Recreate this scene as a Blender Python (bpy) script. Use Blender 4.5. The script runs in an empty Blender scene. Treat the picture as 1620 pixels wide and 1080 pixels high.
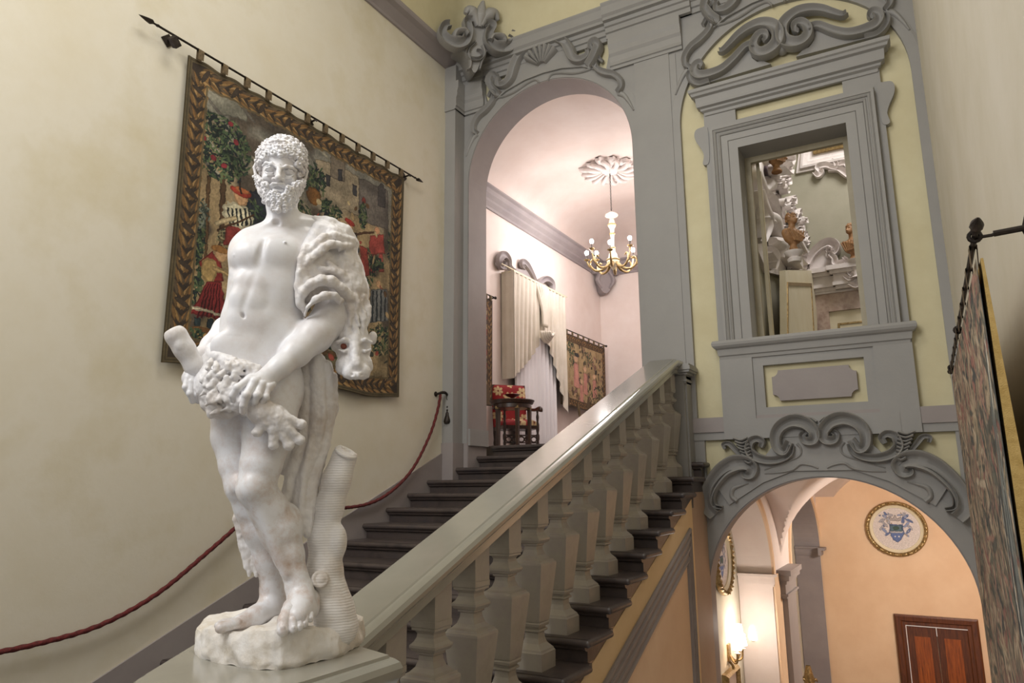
import bpy, bmesh, math, random
import numpy as np
from mathutils import Vector, Matrix
from mathutils.geometry import tessellate_polygon
random.seed(7); rng = np.random.default_rng(7)
SC = bpy.context.scene
COL = SC.collection
# ------------------------------------------------------------------ camera
FPX = 1137.386; YAW = 0.51746; PIT = 0.19843; ROL = -0.00843
cy, sy = math.cos(YAW), math.sin(YAW); cp, sp = math.cos(PIT), math.sin(PIT)
FW = Vector((-sy*cp, cy*cp, sp)); r0 = Vector((cy, sy, 0)); u0 = r0.cross(FW)
cr, sr = math.cos(ROL), math.sin(ROL)
RT = cr*r0 + sr*u0; UP = -sr*r0 + cr*u0
cam = bpy.data.cameras.new('camera'); camo = bpy.data.objects.new('camera', cam); COL.objects.link(camo)
cam.sensor_width = 36; cam.lens = FPX/1620*36; cam.clip_start = .02; cam.clip_end = 200
m = Matrix.Identity(4)
for i in range(3):
    m[i][0] = RT[i]; m[i][1] = UP[i]; m[i][2] = -FW[i]
camo.matrix_world = m
SC.camera = camo
def ray(x, y): return FW + (x-810)/FPX*RT - (y-540)/FPX*UP
def on(x, y, ax, v):
    d = ray(x, y); return d*(v/d[ax])
YW = 8.40      # front plane of the back wall
XL = -5.76     # left wall
XR = .385      # right wall
def wz(x, y, Y=YW):
    p = on(x, y, 1, Y); return (p.x, p.z)
def yz(x, y, X):
    p = on(x, y, 0, X); return (p.y, p.z)
# ------------------------------------------------------------------ materials
def srgb(r, g, b):
    f = lambda c: ((c/255+.055)/1.055)**2.4 if c/255 > .04045 else c/255/12.92
    return (f(r), f(g), f(b), 1)
class NT:
    def __init__(s, name):
        s.m = bpy.data.materials.new(name); s.m.use_nodes = True
        s.t = s.m.node_tree; s.n = s.t.nodes; s.b = s.n['Principled BSDF']
        s.tc = s.n.new('ShaderNodeTexCoord')
    def noise(s, scale, detail=6, rough=.55, vec=None, stretch=None, dist=0):
        n = s.n.new('ShaderNodeTexNoise'); n.inputs['Scale'].default_value = scale
        n.inputs['Detail'].default_value = detail; n.inputs['Roughness'].default_value = rough
        n.inputs['Distortion'].default_value = dist
        src = s.tc.outputs['Object']
        if stretch:
            mp = s.n.new('ShaderNodeMapping'); mp.inputs['Scale'].default_value = stretch
            s.t.links.new(src, mp.inputs[0]); src = mp.outputs[0]
        s.t.links.new(src, n.inputs['Vector']); return n.outputs['Fac']
    def ramp(s, fac, stops):
        r = s.n.new('ShaderNodeValToRGB'); e = r.color_ramp.elements
        e[0].position, e[0].color = stops[0]; e[1].position, e[1].color = stops[-1]
        for p, c in stops[1:-1]:
            k = e.new(p); k.color = c
        s.t.links.new(fac, r.inputs[0]); return r.outputs[0]
    def mix(s, fac, a, b, mode='MIX'):
        n = s.n.new('ShaderNodeMix'); n.data_type = 'RGBA'; n.blend_type = mode
        for i, v in ((0, fac), (6, a), (7, b)):
            if hasattr(v, 'is_linked'): s.t.links.new(v, n.inputs[i])
            elif isinstance(v, (int, float)): n.inputs[i].default_value = v
            else: n.inputs[i].default_value = v
        return n.outputs[2]
    def set(s, col=None, rough=None, metal=None, bump=None, bd=.01, bs=.3, coat=None, sss=None, spec=None):
        b = s.b
        if col is not None:
            if hasattr(col, 'is_linked'): s.t.links.new(col, b.inputs['Base Color'])
            else: b.inputs['Base Color'].default_value = col
        if rough is not None:
            if hasattr(rough, 'is_linked'): s.t.links.new(rough, b.inputs['Roughness'])
            else: b.inputs['Roughness'].default_value = rough
        if metal is not None: b.inputs['Metallic'].default_value = metal
        if coat: b.inputs['Coat Weight'].default_value = coat; b.inputs['Coat Roughness'].default_value = .15
        if spec is not None: b.inputs['Specular IOR Level'].default_value = spec
        if bump is not None:
            n = s.n.new('ShaderNodeBump'); n.inputs['Strength'].default_value = bs; n.inputs['Distance'].default_value = bd
            s.t.links.new(bump, n.inputs['Height']); s.t.links.new(n.outputs[0], b.inputs['Normal'])
        return s.m
def mottled(name, c1, c2, scale=1.2, rough=.6, bs=.25, bd=.004, fine=30, coat=None, c3=None, spec=None):
    t = NT(name); f = t.noise(scale, 8, .62)
    st = [(.32, c1), (.68, c2)] if c3 is None else [(.3, c1), (.5, c2), (.72, c3)]
    col = t.ramp(f, st)
    return t.set(col, rough, bump=t.noise(fine, 5), bs=bs, bd=bd, coat=coat, spec=spec)
M = {}
M['cream'] = mottled('cream_plaster', srgb(205,195,168), srgb(215,208,190), 1.0, .75, c3=srgb(210,201,178))
M['yellow'] = mottled('yellow_plaster', srgb(200,190,154), srgb(210,202,168), 2.2, .7)
M['rwall'] = mottled('pale_plaster', srgb(206,198,178), srgb(216,209,194), 1.4, .7)
M['grey'] = mottled('grey_paint', srgb(143,141,138), srgb(150,148,145), 1.5, .55)
M['mauve'] = mottled('mauve_grey_paint', srgb(142,133,131), srgb(152,144,141), 1.5, .55)
M['greywarm'] = mottled('rail_grey_paint', srgb(146,144,133), srgb(156,153,142), 2.0, .16, bs=.12, bd=.003, fine=14, coat=.5)
M['baluster'] = mottled('baluster_paint', srgb(154,147,134), srgb(168,161,150), 5.0, .38, c3=srgb(158,149,144))
M['stone'] = mottled('dark_step_stone', srgb(54,48,48), srgb(80,70,66), 3.5, .36, bs=.4, bd=.004, c3=srgb(66,61,62))
M['peach'] = mottled('peach_plaster', srgb(228,192,156), srgb(238,206,172), 1.5, .7)
M['peachband'] = mottled('yellow_peach_plaster', srgb(224,194,146), srgb(232,204,160), 1.5, .7)
M['pinkmargin'] = mottled('stringer_margin_paint', srgb(172,146,124), srgb(184,160,138), 1.5, .6)
M['white'] = mottled('pinkish_white_plaster', srgb(222,206,198), srgb(232,220,214), 1.2, .7)
M['stucco'] = mottled('white_stucco', srgb(212,202,198), srgb(230,222,218), 6, .5)
M['green'] = mottled('sage_green_plaster', srgb(158,154,134), srgb(170,164,146), 1.5, .7)
M['lpinkg'] = mottled('hall_grey_paint', srgb(140,132,134), srgb(156,148,148), 1.5, .6)
M['iron'] = mottled('wrought_iron', srgb(38,33,30), srgb(62,54,48), 25, .5, bs=.5)
M['iron'].node_tree.nodes['Principled BSDF'].inputs['Metallic'].default_value = .7
M['darkwood'] = NT('dark_walnut'); _t = M['darkwood']
M['darkwood'] = _t.set(_t.ramp(_t.noise(6, 6, .6, stretch=(6,6,1)), [(.3, srgb(34,20,14)), (.7, srgb(72,44,30))]), .35, bump=_t.noise(20), bs=.1, coat=.3)
_t = NT('chestnut_door_wood')
M['doorwood'] = _t.set(_t.ramp(_t.noise(5, 7, .65, stretch=(7,7,.6), dist=.6), [(.3, srgb(96,44,16)), (.55, srgb(150,76,26)), (.75, srgb(178,98,38))]), .4, coat=.3)
_t = NT('dark_door_frame_wood')
M['doorframe'] = _t.set(_t.ramp(_t.noise(5, 7, .65, stretch=(7,7,.6), dist=.6), [(.3, srgb(64,30,14)), (.7, srgb(112,60,28))]), .4, coat=.3)
M['gold'] = mottled('aged_gilding', srgb(120,98,62), srgb(190,164,116), 30, .35, bs=.6, bd=.004)
M['gold'].node_tree.nodes['Principled BSDF'].inputs['Metallic'].default_value = .6
M['creamwood'] = mottled('cream_painted_wood', srgb(216,204,172), srgb(226,216,190), 2, .45)
M['beigewood'] = mottled('beige_painted_window_wood', srgb(150,140,116), srgb(168,158,134), 3, .45)
M['terracotta'] = mottled('brown_terracotta', srgb(136,98,62), srgb(172,130,90), 12, .55)
M['marblebr'] = mottled('brown_veined_marble', srgb(140,112,100), srgb(190,168,154), 4, .3, c3=srgb(156,128,114))
M['curtain'] = mottled('ivory_curtain_cloth', srgb(206,196,180), srgb(220,211,198), 3, .85)
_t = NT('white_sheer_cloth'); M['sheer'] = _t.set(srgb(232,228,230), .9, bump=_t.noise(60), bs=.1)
_t = NT('red_velvet'); M['rope'] = _t.set(_t.ramp(_t.noise(60, 3), [(.3, srgb(66,18,17)), (.7, srgb(112,34,32))]), .8, bump=_t.noise(150), bs=.6)
_t = NT('back_lining'); M['lining'] = _t.set(_t.ramp(_t.noise(40, 3), [(.3, srgb(176,146,84)), (.7, srgb(196,166,104))]), .9, bump=_t.noise(200), bs=.4)
_t = NT('tape_loop'); M['tape'] = _t.set(_t.ramp(_t.noise(40, 3), [(.3, srgb(84,70,48)), (.7, srgb(118,100,72))]), .9)
_t = NT('dark_pane'); M['pane'] = _t.set(srgb(84,74,72), .15)
def vcolmat(name, rough=.9, weave=220, bs=.35):
    t = NT(name); a = t.n.new('ShaderNodeAttribute'); a.attribute_name = 'Col'
    nz = t.ramp(t.noise(weave, 2), [(.25, (.72,.72,.72,1)), (.75, (1.12,1.12,1.12,1))])
    return t.set(t.mix(1.0, a.outputs['Color'], nz, 'MULTIPLY'), rough, bump=t.noise(weave, 2), bs=bs, bd=.003)
M['weave'] = vcolmat('tapestry_weave')
M['painted'] = vcolmat('painted_panel', .6, 60, .05)
def emit(name, col, s):
    t = NT(name); t.b.inputs['Base Color'].default_value = col
    t.b.inputs['Emission Color'].default_value = col; t.b.inputs['Emission Strength'].default_value = s; return t.m
M['bulb'] = emit('lit_bulb', (1,.93,.9,1), 60)
M['shade'] = emit('lit_lamp_shade', (1,.86,.72,1), 4)
# ------------------------------------------------------------------ mesh builder
class MB:
    def __init__(s): s.v = []; s.f = []
    def add(s, vs, fs):
        o = len(s.v); s.v += [tuple(v) for v in vs]; s.f += [tuple(i+o for i in f) for f in fs]; return s
    def box(s, x0, x1, y0, y1, z0, z1):
        return s.add([(x,y,z) for z in (z0,z1) for y in (y0,y1) for x in (x0,x1)],
            [(0,2,3,1),(4,5,7,6),(0,1,5,4),(2,6,7,3),(0,4,6,2),(1,3,7,5)])
    def obox(s, c, ax, ay, az):      # centre and three half-axis vectors
        c, ax, ay, az = map(Vector, (c, ax, ay, az))
        return s.add([c+i*ax+j*ay+k*az for k in (-1,1) for j in (-1,1) for i in (-1,1)],
            [(0,2,3,1),(4,5,7,6),(0,1,5,4),(2,6,7,3),(0,4,6,2),(1,3,7,5)])
    def plate(s, outer, fn, d0, d1, holes=()):   # 2D polygon with holes, extruded from d0 (front) to d1 through fn(a,b,d)
        loops = [list(outer)] + [list(h) for h in holes]
        tri = tessellate_polygon([[Vector((a, b, 0)) for a, b in lp] for lp in loops])
        flat = [p for lp in loops for p in lp]; n = len(flat)
        fs = [tuple(t) for t in tri] + [tuple(n+i for i in reversed(t)) for t in tri]
        o = 0
        for lp in loops:
            k = len(lp)
            for i in range(k):
                j = (i+1) % k; fs.append((o+i, o+j, n+o+j, n+o+i))
            o += k
        return s.add([fn(a, b, d0) for a, b in flat] + [fn(a, b, d1) for a, b in flat], fs)
    def sweep(s, path, prof, fn, closed=False, caps=True):   # prof: (lateral offset, depth) mitred along a 2D path
        n = len(path); P = [Vector(p) for p in path]; vs = []; k = len(prof)
        for i in range(n):
            a = P[i]-P[i-1] if (closed or i > 0) else P[1]-P[0]
            b = P[(i+1) % n]-P[i] if (closed or i < n-1) else P[-1]-P[-2]
            a = a.normalized(); b = b.normalized()
            na = Vector((-a.y, a.x)); nb = Vector((-b.y, b.x)); nn = na+nb
            if nn.length < 1e-6: nn = na.copy()
            nn.normalize(); sc = 1/max(.3, nn.dot(na))
            for o, d in prof: q = P[i]+nn*(o*sc); vs.append(fn(q.x, q.y, d))
        fs = []
        for i in range(n if closed else n-1):
            j = (i+1) % n
            for q in range(k-1): fs.append((i*k+q, i*k+q+1, j*k+q+1, j*k+q))
        if not closed and caps: fs.append(tuple(range(k))); fs.append(tuple((n-1)*k+q for q in reversed(range(k))))
        return s.add(vs, fs)
    def tube(s, pts, rad, seg=10, cap=True, up=None, flat=1.0):
        pts = [Vector(p) for p in pts]; n = len(pts)
        if isinstance(rad, (int, float)): rad = [rad]*n
        t0 = (pts[1]-pts[0]).normalized(); ref = Vector(up) if up is not None else (Vector((0,0,1)) if abs(t0.z) < .9 else Vector((1,0,0)))
        vs = []
        for i in range(n):
            t = (pts[min(i+1,n-1)]-pts[max(i-1,0)]).normalized()
            ref = (Vector(up) if up is not None else ref); ref = (ref - t*ref.dot(t)).normalized(); b = t.cross(ref)
            for q in range(seg):
                a = 2*math.pi*q/seg; vs.append(pts[i] + (ref*math.cos(a)*flat + b*math.sin(a))*rad[i])
        fs = [(i*seg+q, i*seg+(q+1)%seg, (i+1)*seg+(q+1)%seg, (i+1)*seg+q) for i in range(n-1) for q in range(seg)]
        if cap: fs += [tuple(reversed(range(seg))), tuple((n-1)*seg+q for q in range(seg))]
        return s.add(vs, fs)
    def lathe(s, prof, c=(0,0,0), seg=24, sq=False, ax=None):    # prof (r,z); sq gives a square section of half-width r
        c = Vector(c); vs = []
        for r, z in prof:
            for q in range(seg):
                if sq:
                    a = math.pi/4+math.pi/2*q; vs.append((c.x+r*math.sqrt(2)*math.cos(a), c.y+r*math.sqrt(2)*math.sin(a), c.z+z))
                else:
                    a = 2*math.pi*q/seg; vs.append((c.x+r*math.cos(a), c.y+r*math.sin(a), c.z+z))
        n = len(prof)
        fs = [(i*seg+q, i*seg+(q+1)%seg, (i+1)*seg+(q+1)%seg, (i+1)*seg+q) for i in range(n-1) for q in range(seg)]
        fs += [tuple(reversed(range(seg))), tuple((n-1)*seg+q for q in range(seg))]
        return s.add(vs, fs)
    def sphere(s, c, r, seg=12, sc=(1,1,1)):
        c = Vector(c); h = seg//2
        vs = [(c.x, c.y, c.z+r*sc[2])]
        for i in range(1, h):
            for q in range(seg):
                p = math.pi*i/h; a = 2*math.pi*q/seg
                vs.append((c.x+r*sc[0]*math.sin(p)*math.cos(a), c.y+r*sc[1]*math.sin(p)*math.sin(a), c.z+r*sc[2]*math.cos(p)))
        vs.append((c.x, c.y, c.z-r*sc[2])); L = len(vs)-1
        fs = [(0, 1+q, 1+(q+1)%seg) for q in range(seg)]
        fs += [(1+i*seg+q, 1+(i+1)*seg+q, 1+(i+1)*seg+(q+1)%seg, 1+i*seg+(q+1)%seg) for i in range(h-2) for q in range(seg)]
        fs += [(L, 1+(h-2)*seg+(q+1)%seg, 1+(h-2)*seg+q) for q in range(seg)]
        return s.add(vs, fs)
    def grid(s, nu, nv, fn):
        vs = [fn(i/(nu-1), j/(nv-1)) for j in range(nv) for i in range(nu)]
        return s.add(vs, [(j*nu+i, j*nu+i+1, (j+1)*nu+i+1, (j+1)*nu+i) for j in range(nv-1) for i in range(nu-1)])
    def build(s, name, mat, parent=None, smooth=None, fix=True):
        me = bpy.data.meshes.new(name); me.from_pydata(s.v, [], s.f); me.update()
        if fix:
            b = bmesh.new(); b.from_mesh(me); bmesh.ops.remove_doubles(b, verts=b.verts, dist=1e-5)
            bmesh.ops.recalc_face_normals(b, faces=b.faces); b.to_mesh(me); b.free()
        me.materials.append(M[mat] if isinstance(mat, str) else mat)
        o = bpy.data.objects.new(name, me); COL.objects.link(o)
        if smooth: shade(o, smooth)
        if parent: attach(o, parent)
        return o
def shade(o, ang=40):
    me = o.data; me.polygons.foreach_set('use_smooth', [True]*len(me.polygons))
    if ang < 180:
        b = bmesh.new(); b.from_mesh(me); c = math.radians(ang)
        for e in b.edges: e.smooth = not (len(e.link_faces) == 2 and e.calc_face_angle(0) > c)
        b.to_mesh(me); b.free()
def attach(o, parent):
    bpy.context.view_layer.update() if False else None
    mw = o.matrix_basis.copy(); o.parent = parent
    pm = parent.matrix_basis.copy(); q = parent.parent
    while q: pm = q.matrix_basis @ pm; q = q.parent
    o.matrix_basis = pm.inverted() @ mw
def thing(name, label, cat, loc=(0,0,0), group=None):
    o = bpy.data.objects.new(name, None); COL.objects.link(o); o.location = loc; o.empty_display_size = .1
    return tag(o, label, cat, group)
def tag(o, label, cat, group=None):
    o['label'] = label; o['category'] = cat
    if group: o['group'] = group
    return o
def struct(o): o['kind'] = 'structure'; return o
def copy_tree(o, parent=None, loc=None):
    c = o.copy(); COL.objects.link(c)
    if parent: c.parent = parent
    if loc is not None: c.location = loc
    for ch in [k for k in bpy.data.objects if k.parent == o]: copy_tree(ch, c)
    return c
def W(a, b, d): return Vector((a, YW-d, b))              # back wall: d = how far it stands out
def cr_(pts, n=8, closed=False):                          # Catmull-Rom
    P = [np.array(p, float) for p in pts]; out = []
    m_ = len(P)
    for i in range(m_ if closed else m_-1):
        p1, p2 = P[i], P[(i+1) % m_]
        p0 = P[i-1] if (i > 0 or closed) else 2*p1-p2
        p3 = P[(i+2) % m_] if (i+2 < m_ or closed) else 2*p2-p1
        for k in range(n):
            t = k/n; out.append(.5*((2*p1)+(-p0+p2)*t+(2*p0-5*p1+4*p2-p3)*t*t+(-p0+3*p1-3*p2+p3)*t**3))
    if not closed: out.append(P[-1])
    return [tuple(o) for o in out]
RIDGE = [(-1,0),(-.97,.62),(-.82,.9),(-.62,.8),(-.45,.45),(0,.32),(.45,.45),(.62,.8),(.82,.9),(.97,.62),(1,0)]
ROUND = [(-1,0),(-.87,.5),(-.5,.87),(0,1),(.5,.87),(.87,.5),(1,0)]
def scroll(mb, pts, w0, w1, h, fn=W, base=.0, sec=RIDGE, n=8, endball=0, wm=None):
    """moulded band following a traced 2D line; half-width runs w0 -> (wm) -> w1"""
    Q = cr_(pts, n); k = len(Q); c = len(sec)
    vs = []
    for i, q in enumerate(Q):
        a = Vector(Q[max(i-1,0)]); b = Vector(Q[min(i+1,k-1)]); t = (b-a).normalized(); nn = Vector((-t.y, t.x))
        f = i/(k-1); w = w0+(w1-w0)*f if wm is None else (w0+(wm-w0)*f*2 if f < .5 else wm+(w1-wm)*(f-.5)*2)
        hh = h*(.45+.55*min(1, w/max(w0, w1, wm or 0)))
        for s_, d in sec:
            p = Vector(q)+nn*(s_*w); vs.append(fn(p.x, p.y, base+d*hh))
    fs = [(i*c+j, i*c+j+1, (i+1)*c+j+1, (i+1)*c+j) for i in range(k-1) for j in range(c-1)]
    fs += [tuple(range(c)), tuple((k-1)*c+j for j in reversed(range(c)))]
    mb.add(vs, fs)
    if endball:
        p = Q[-1]; ball(mb, p, endball, h*1.1, fn, base)
def ball(mb, p, r, h, fn=W, base=0.0):
    vs = [fn(p[0], p[1], base+h)]; K = 14
    for i in (1, 2, 3, 4):
        a = math.pi/2*i/4
        for q in range(K):
            t = 2*math.pi*q/K; vs.append(fn(p[0]+r*math.sin(a)*math.cos(t), p[1]+r*math.sin(a)*math.sin(t), base+h*math.cos(a)))
    fs = [(0, 1+q, 1+(q+1)%K) for q in range(K)]
    fs += [(1+i*K+q, 1+(i+1)*K+q, 1+(i+1)*K+(q+1)%K, 1+i*K+(q+1)%K) for i in range(3) for q in range(K)]
    mb.add(vs, fs)
def arc(cx, cz, R, a0, a1, n=48, Rz=None):
    Rz = Rz or R
    return [(cx+R*math.cos(math.radians(a0+(a1-a0)*i/n)), cz+Rz*math.sin(math.radians(a0+(a1-a0)*i/n))) for i in range(n+1)]
def rect(x0, x1, z0, z1): return [(x0,z0),(x1,z0),(x1,z1),(x0,z1)]
def mir(pts, c): return [(2*c-a, b) for a, b in pts]
# ------------------------------------------------------------------ shell
C1, C2, C3 = (-4.214, 4.40), (-1.0, 4.455), (-.98, -1.225)
RA = 1.29
ZL = .585      # upper landing
ZF = -4.80     # lower hall floor
TW = .48       # wall thickness
def arch_loop(c, R, zb, n=40): return [(c[0]+R, zb)] + arc(c[0], c[1], R, 0, 180, n) + [(c[0]-R, zb)]
WIN = rect(-1.62, -.38, 1.56, 4.005)
up_open = arch_loop(C1, RA, .20)
low_open = arch_loop(C3, 1.30, ZF+.01)
# yellow core wall
mb = MB(); mb.plate([(XL-.3, ZF), (XR+.3, ZF), (XR+.3, 6.9), (XL-.3, 6.9)], lambda a,b,d: Vector((a,d,b)), YW+.045, YW+.26, [up_open, WIN, low_open])
mb.plate([(XL-.3, ZF), (XR+.3, ZF), (XR+.3, 6.9), (XL-.3, 6.9)], lambda a,b,d: Vector((a,d,b)), YW+.26, YW+TW, [up_open, WIN, arch_loop((C3[0]+.03, C3[1]+.0), 1.44, ZF+.01)])
struct(mb.build('wall_back', 'yellow'))
# grey paint layer with the yellow fields cut out
g6 = lambda x, y: wz(680+x/3.682, y/3.682)
g8 = lambda x, y: wz(1060+x/3.6, y/3.6)
g2 = lambda x, y: wz(1080+x/3.5217, 540+y/3.5217)
gapR = [(-3.215,5.985),(-3.75,5.985),(-3.83,5.80),(-3.70,5.70),(-3.45,5.62),(-3.32,5.52),(-3.19,5.33),(-3.19,5.50),(-3.26,5.60),(-3.215,5.78)]
gapL = [(2*C1[0]-a, b) for a, b in gapR]
dx2 = C2[0]-C1[0]
gap2L = [(a+dx2, b+.055) for a, b in gapL]
gap2L = [(min(a, -1.55), b) for a, b in gap2L]
field = [(C2[0]+RA, .757)] + arc(C2[0], C2[1], RA, 0, 180, 40) + [(C2[0]-RA, .757)]
def spandrel(sgn):
    R = 1.60; pts = [(-1.245, .50)]
    for i in range(13):
        x = -.50-.0-.745*i/12
        pts.append((x, math.sqrt(max(0, R*R-x*x))+0.0))
    P = [(C3[0]+sgn*(-p[0]) , C3[1]+p[1]) if k else None for k, p in enumerate(pts)]
    P = P[1:]; top = .50
    P = [(P[0][0], top)] + [p for p in P if p[1] < top] + [(C3[0]+sgn*1.245, top)]
    return P
mb = MB()
mb.plate([(XL, ZF), (XR, ZF), (XR, 6.5), (XL, 6.5)], W, 0, -.045,
         [up_open, low_open, gapL, gapR, field, spandrel(-1), spandrel(1)])
o = mb.build('trim_1', 'grey'); struct(o); o['label'] = 'grey painted surrounds of the back wall arches'
# arch reveals (mauve painted soffits)
def reveal(c, R, zb, mat, name, y0, y1, t=.012):
    mb = MB(); L = arch_loop(c, R-.001, zb); Li = arch_loop(c, R-t, zb)
    fs = []; vs = []; n = len(L)
    for (a,b) in L: vs += [(a,y0,b),(a,y1,b)]
    for (a,b) in Li: vs += [(a,y0,b),(a,y1,b)]
    for i in range(n-1):
        a, b = 2*i, 2*(i+1); A, B = a+2*n, b+2*n
        fs += [(A,B,B+1,A+1), (a,A,A+1,a+1) if i == 0 else (a,b,B,A), (a,b,B,A), (a+1,A+1,B+1,b+1)]
    mb.add(vs, list(dict.fromkeys(fs))); return struct(mb.build(name, mat))
reveal(C1, RA, .21, 'mauve', 'trim_2', YW-.004, YW+TW+.002)
reveal(C3, 1.30, ZF+.01, 'mauve', 'trim_3', YW-.004, YW+.262)
# side walls
struct(MB().box(XL-.3, XL, -1.5, YW+.3, ZF, 6.9).build('wall_left', 'cream'))
struct(MB().box(XR, XR+.3, -1.5, YW+.3, ZF, 6.9).build('wall_right', 'rwall'))
# cove ceiling
def ceil(u, v):
    x = XL+.22+(XR-.0-XL-.22)*u; y = -1.5+(YW-.16+1.5)*v
    d = min(x-(XL+.22), (YW-.16)-y); d = max(0, min(1.7, d))/1.7
    return (x, y, 6.40+1.25*math.sqrt(max(0, 1-(1-d)**2)))
mb = MB().grid(60, 90, ceil); struct(mb.build('ceiling', 'yellow', smooth=180))
struct(MB().box(XR, XR+.3, -1.5, YW+.3, 6.9, 7.8).build('wall_right', 'rwall'))
# cornices
def prof_run(name, mat, prof, pts3, outdir):
    """prof (out, z) swept along straight 3D line"""
    mb = MB(); a, b = map(Vector, pts3); od = Vector(outdir); k = len(prof)
    vs = [a+od*o_+Vector((0,0,z)) for o_, z in prof]+[b+od*o_+Vector((0,0,z)) for o_, z in prof]
    fs = [(i, i+1, k+i+1, k+i) for i in range(k-1)]+[tuple(range(k)), tuple(reversed(range(k, 2*k)))]
    mb.add(vs, fs); return mb.build(name, mat)
cl = [(0,6.235),(.03,6.235),(.05,6.26),(.16,6.33),(.235,6.35),(.25,6.37),(.26,6.405),(0,6.405)]
struct(prof_run('trim_4', 'mauve', cl, ((XL,-1.5,0),(XL,YW,0)), (1,0,0)))
cb = [(0,5.975),(.03,5.975),(.03,6.04),(.055,6.05),(.055,6.12),(.08,6.13),(.10,6.17),(.15,6.18),(.15,6.22),(.18,6.25),(.19,6.36),(.21,6.39),(.21,6.41),(0,6.41)]
struct(prof_run('trim_5', 'grey', cb, ((XL,YW,0),(XR,YW,0)), (0,-1,0)))
# breaks in the entablature above each pilaster
cbk = [(o_+.05, z) for o_, z in cb[:-1]]; cbk[0] = (0, 5.975); cbk.append((0, 6.41))
struct(prof_run('trim_6', 'grey', cbk, ((-5.58,YW,0),(-5.21,YW,0)), (0,-1,0)))
struct(prof_run('trim_7', 'grey', cbk, ((-3.215,YW,0),(-2.05,YW,0)), (0,-1,0)))
# capitals + pilasters
cap = [(0,5.52),(.035,5.52),(.035,5.56),(.055,5.57),(.045,5.62),(.05,5.70),(.075,5.74),(.075,5.80),(.10,5.86),(.10,5.97),(0,5.97)]
struct(prof_run('trim_8', 'grey', cap, ((-5.58,YW,0),(-5.215,YW,0)), (0,-1,0)))
struct(prof_run('trim_9', 'grey', cap, ((-3.19,YW,0),(-2.20,YW,0)), (0,-1,0)))
struct(MB().plate(rect(-2.86, -2.385, -4.7, 5.55), W, .022, -.01).build('trim_10', 'grey'))
# left wall pilaster with its return, base and skirting
struct(MB().box(XL, -5.58, 8.15, YW, -.2, 5.55).build('trim_11', 'grey'))
capL = [(o_*.7, z) for o_, z in cap]
struct(prof_run('trim_12', 'grey', capL, ((-5.58,8.12,0),(-5.58,YW,0)), (1,0,0)))
struct(MB().box(XL, -5.56, 8.13, YW, 5.52, 6.24).build('trim_13', 'grey'))
# band under the blind arch
struct(MB().plate(rect(-2.385, XR, .588, .757), W, .03, -.02).build('trim_14', 'mauve'))
struct(MB().plate(rect(-2.385, XR, .50, .588), W, .012, -.02).build('trim_15', 'grey'))
# slim recessed panels on the pilaster dado
struct(MB().plate(rect(-2.385, -2.30, .757, 5.5), W, .010, -.01).build('trim_16', 'grey'))
# archivolt ribs
def ring(c, R0, R1, d, name, zb=None, mat='grey', prof=None):
    zb = c[1] if zb is None else zb
    P = [(c[0]+R0, zb)] + arc(c[0], c[1], R0, 0, 180, 60) + [(c[0]-R0, zb)]
    pr = prof or [(0,0),(0,d),(-(R1-R0)*.8,d),(-(R1-R0),d*.4),(-(R1-R0),0)]
    mb = MB(); mb.sweep(P, pr, W); return struct(mb.build(name, mat))
ring(C1, RA, RA+.20, .012, 'trim_17', ZL)
ring(C2, RA, RA+.14, .012, 'trim_18', .76)
ring(C3, 1.30, 1.30+.20, .014, 'trim_19', ZF+.02)

# ------------------------------------------------------------------ pedimented window surround (one plaster thing)
win = thing('window_surround', 'grey plaster window surround with scrolled broken pediment, sill and panelled apron', 'window surround', (-1.0, YW, 1.6))
T = .045
mb = MB(); mb.plate([(-1.985,.50),(-.015,.50),(-.015,4.60),(-1.985,4.60)], W, .02, -T,
    [rect(-1.6,-.4,1.60,3.985), rect(-1.60,-.40,4.36,4.575), rect(-1.508,-.479,.84,1.314)])
mb.plate(rect(-1.905,-1.6,1.6,4.34), W, .045, 0); mb.plate(rect(-.4,-.095,1.6,4.34), W, .045, 0)
mb.plate(rect(-1.6,-.4,3.985,4.34), W, .045, 0)
mb.build('backing', 'grey', win)
path = [(-.4,1.6),(-.4,3.985),(-1.6,3.985),(-1.6,1.6)]
pr = [(.005,-.485),(.005,.055),(-.10,.055),(-.105,.047),(-.11,.058),(-.185,.058),(-.19,.05),(-.195,.066),(-.21,.075),(-.225,.064),(-.235,.064),(-.24,.082),(-.255,.092),(-.27,.082),(-.275,.094),(-.305,.094),(-.31,.05),(-.31,0)]
MB().sweep(path, pr, W).build('architrave', 'grey', win)
def hood(prof, x0, x1, name, mat='grey', parent=None):   # moulding with returned ends; prof (out, z)
    mb = MB(); rings = []
    for o_, z in prof: rings.append([(x0-o_, YW, z), (x0-o_, YW-o_-.02, z), (x1+o_, YW-o_-.02, z), (x1+o_, YW, z)])
    vs = [p for r in rings for p in r]; k = len(rings)
    fs = [(i*4+j, i*4+j+1, (i+1)*4+j+1, (i+1)*4+j) for i in range(k-1) for j in range(3)]
    fs += [(0,1,2,3), tuple((k-1)*4+j for j in (3,2,1,0))]
    mb.add(vs, fs); return mb.build(name, mat, parent)
hood([(0,4.50),(.015,4.505),(.02,4.54),(.05,4.56),(.055,4.585),(.09,4.60),(.095,4.63),(.10,4.72),(.135,4.735),(.145,4.765),(.165,4.78),(.17,4.82)], -1.955, -.045, 'cornice', parent=win)
hood([(0,1.41),(.02,1.415),(.025,1.45),(.04,1.46),(.05,1.53),(.075,1.545),(.095,1.57),(.10,1.60),(.09,1.628),(.07,1.635)], -1.95, -.05, 'window_sill', parent=win)
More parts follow.
